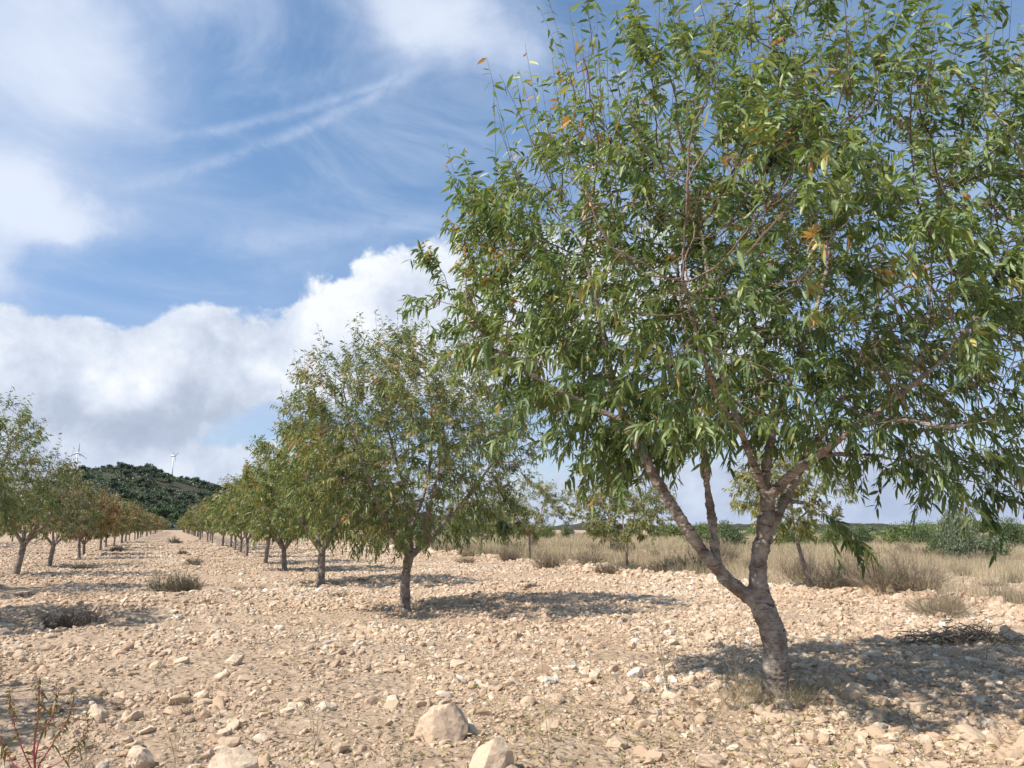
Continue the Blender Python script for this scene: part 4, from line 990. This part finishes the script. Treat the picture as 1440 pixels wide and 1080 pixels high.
def pine(px, r, sc, kinds, label, group):
    A_ = azel(px, 660)[0]; z = float(hz(np.array(A_), np.array(r)))
    root = empty('pine_tree', (r * math.sin(A_), r * math.cos(A_), z), rng.uniform(0, 6.28)); root.scale = (sc, sc, sc * rng.uniform(.8, 1.05))
    for nm, me in zip(('crown', 'trunk'), PM[int(rng.choice(kinds))]):
        o = bpy.data.objects.new(nm, me); COL.objects.link(o); o.parent = root
    tag(root, label, 'tree', group)
for i in range(70):
    px = 92 + i * 3.7 + rng.normal(0, 2.5)
    if 214 < px < 262 and rng.uniform() < .45: continue
    pine(px, RH + rng.uniform(-22, 30), rng.uniform(.6, 1.15), (0, 1, 2), 'dark pine on the crest of the hill against the sky', 'pines on the crest of the hill')
for i in range(215):
    px = rng.uniform(85, 345); r = 405 + (RH - 420) * rng.uniform(0, 1) ** 1.0
    light = r < 500
    if not light and vnoise(np.array(px), np.array(r), 24, 91) < -.25: continue
    pine(px, r, rng.uniform(.8, 1.5) * (1.05 if light else 1), (3, 4, 3, 0) if light else (0, 1, 2), ('light green pine at the foot of the hill' if light else 'dark pine on the upper slope of the hill'), 'pines at the foot of the hill' if light else 'pines on the upper slope of the hill')
mb = MB(); n = 5200; A_ = rng.uniform(azel(60, 660)[0], azel(700, 700)[0], n); r = rng.uniform(402, RH + 20, n); k = vnoise(r * np.sin(A_), r * np.cos(A_), 30, 92) > -.35; A_, r = A_[k], r[k]; n = len(r)
c = np.stack([r * np.sin(A_), r * np.cos(A_), hz(A_, r)], -1); m_ = 12
q = (c[:, None] + norm(rng.normal(size=(n, m_, 3))) * rng.uniform(.5, 1.4, (n, 1, 1)) * [1.2, 1.2, .7] + [0, 0, .8]).reshape(-1, 3)
leaves(mb, q, rng.normal(size=(n * m_, 3)), rng.normal(size=(n * m_, 3)), rng.uniform(.8, 1.7, n * m_), .9, np.repeat(rng.uniform(0, .8, n), m_), False)
tag(mb.build('hillside_scrub', M['pine']), 'dark green scrub covering the slopes of the hill', kind='stuff')

def turbine(px, py, dist, rot, yaw, label, blade_px=17):
    hub = at(px, py, 1.0) - np.array([0, 0, CAM_H]); A_ = math.atan2(hub[0], hub[1]); k = dist / math.hypot(hub[0], hub[1])
    hubz = CAM_H + hub[2] * k; zb = float(hz(np.array(A_), np.array(float(dist)))) - 1
    root = empty('wind_turbine', (dist * math.sin(A_), dist * math.cos(A_), zb), -A_ + yaw); H = hubz - zb; BL = blade_px / F_PX * dist
    m = MB(); tubes(m, np.array([[[0, 0, 0], [0, 0, H * .5], [0, 0, H - 1]]]), np.array([[1.5, 1.25, .9]]), 20); m.build('tower', M['turbine'], root, True)
    m = MB(); y = np.array([-3.2, -2.6, 0, 4.5, 5.2]); tubes(m, np.stack([y * 0, y, y * 0 + H], -1)[None], np.array([[.9, 1.5, 1.7, 1.5, .8]]), 12); m.build('nacelle', M['turbine'], root, True)
    m = MB(); y = np.array([-5.2, -4.8, -4.0, -3.1]); tubes(m, np.stack([y * 0, y, y * 0 + H], -1)[None], np.array([[.25, .9, 1.3, 1.35]]), 12); m.build('hub', M['turbine'], root, True)
    for b in range(3):
        a = rot + b * 2 * math.pi / 3; V = []
        for t_, w_, th_ in ((.0, .9, .8), (.08, 1.0, .7), (.2, 2.2, .45), (.5, 1.5, .25), (.8, .9, .14), (1.0, .3, .06)):
            for qx, qy in ((-.35, 0), (0, .5), (.65, 0), (0, -.5)):
                lx = qx * w_; V.append((math.cos(a) * lx + math.sin(a) * BL * t_, -4.0 + qy * th_, H - math.sin(a) * lx + math.cos(a) * BL * t_))
        Fb = [[i * 4 + j, i * 4 + (j + 1) % 4, (i + 1) * 4 + (j + 1) % 4, (i + 1) * 4 + j] for i in range(5) for j in range(4)]
        m = MB(); m.add(V, [np.array(Fb), np.array([[3, 2, 1, 0], [20, 21, 22, 23]])]); m.build('blade', M['turbine'], root)
    tag(root, label, 'wind turbine', 'wind turbines behind the hill')
turbine(109, 637, 1560, .03, .35, 'white wind turbine on the left, one blade straight up, left of the hilltop', 13)
turbine(244, 641, 1620, .95, 1.1, 'white wind turbine seen nearly edge on, right of the hilltop', 9)
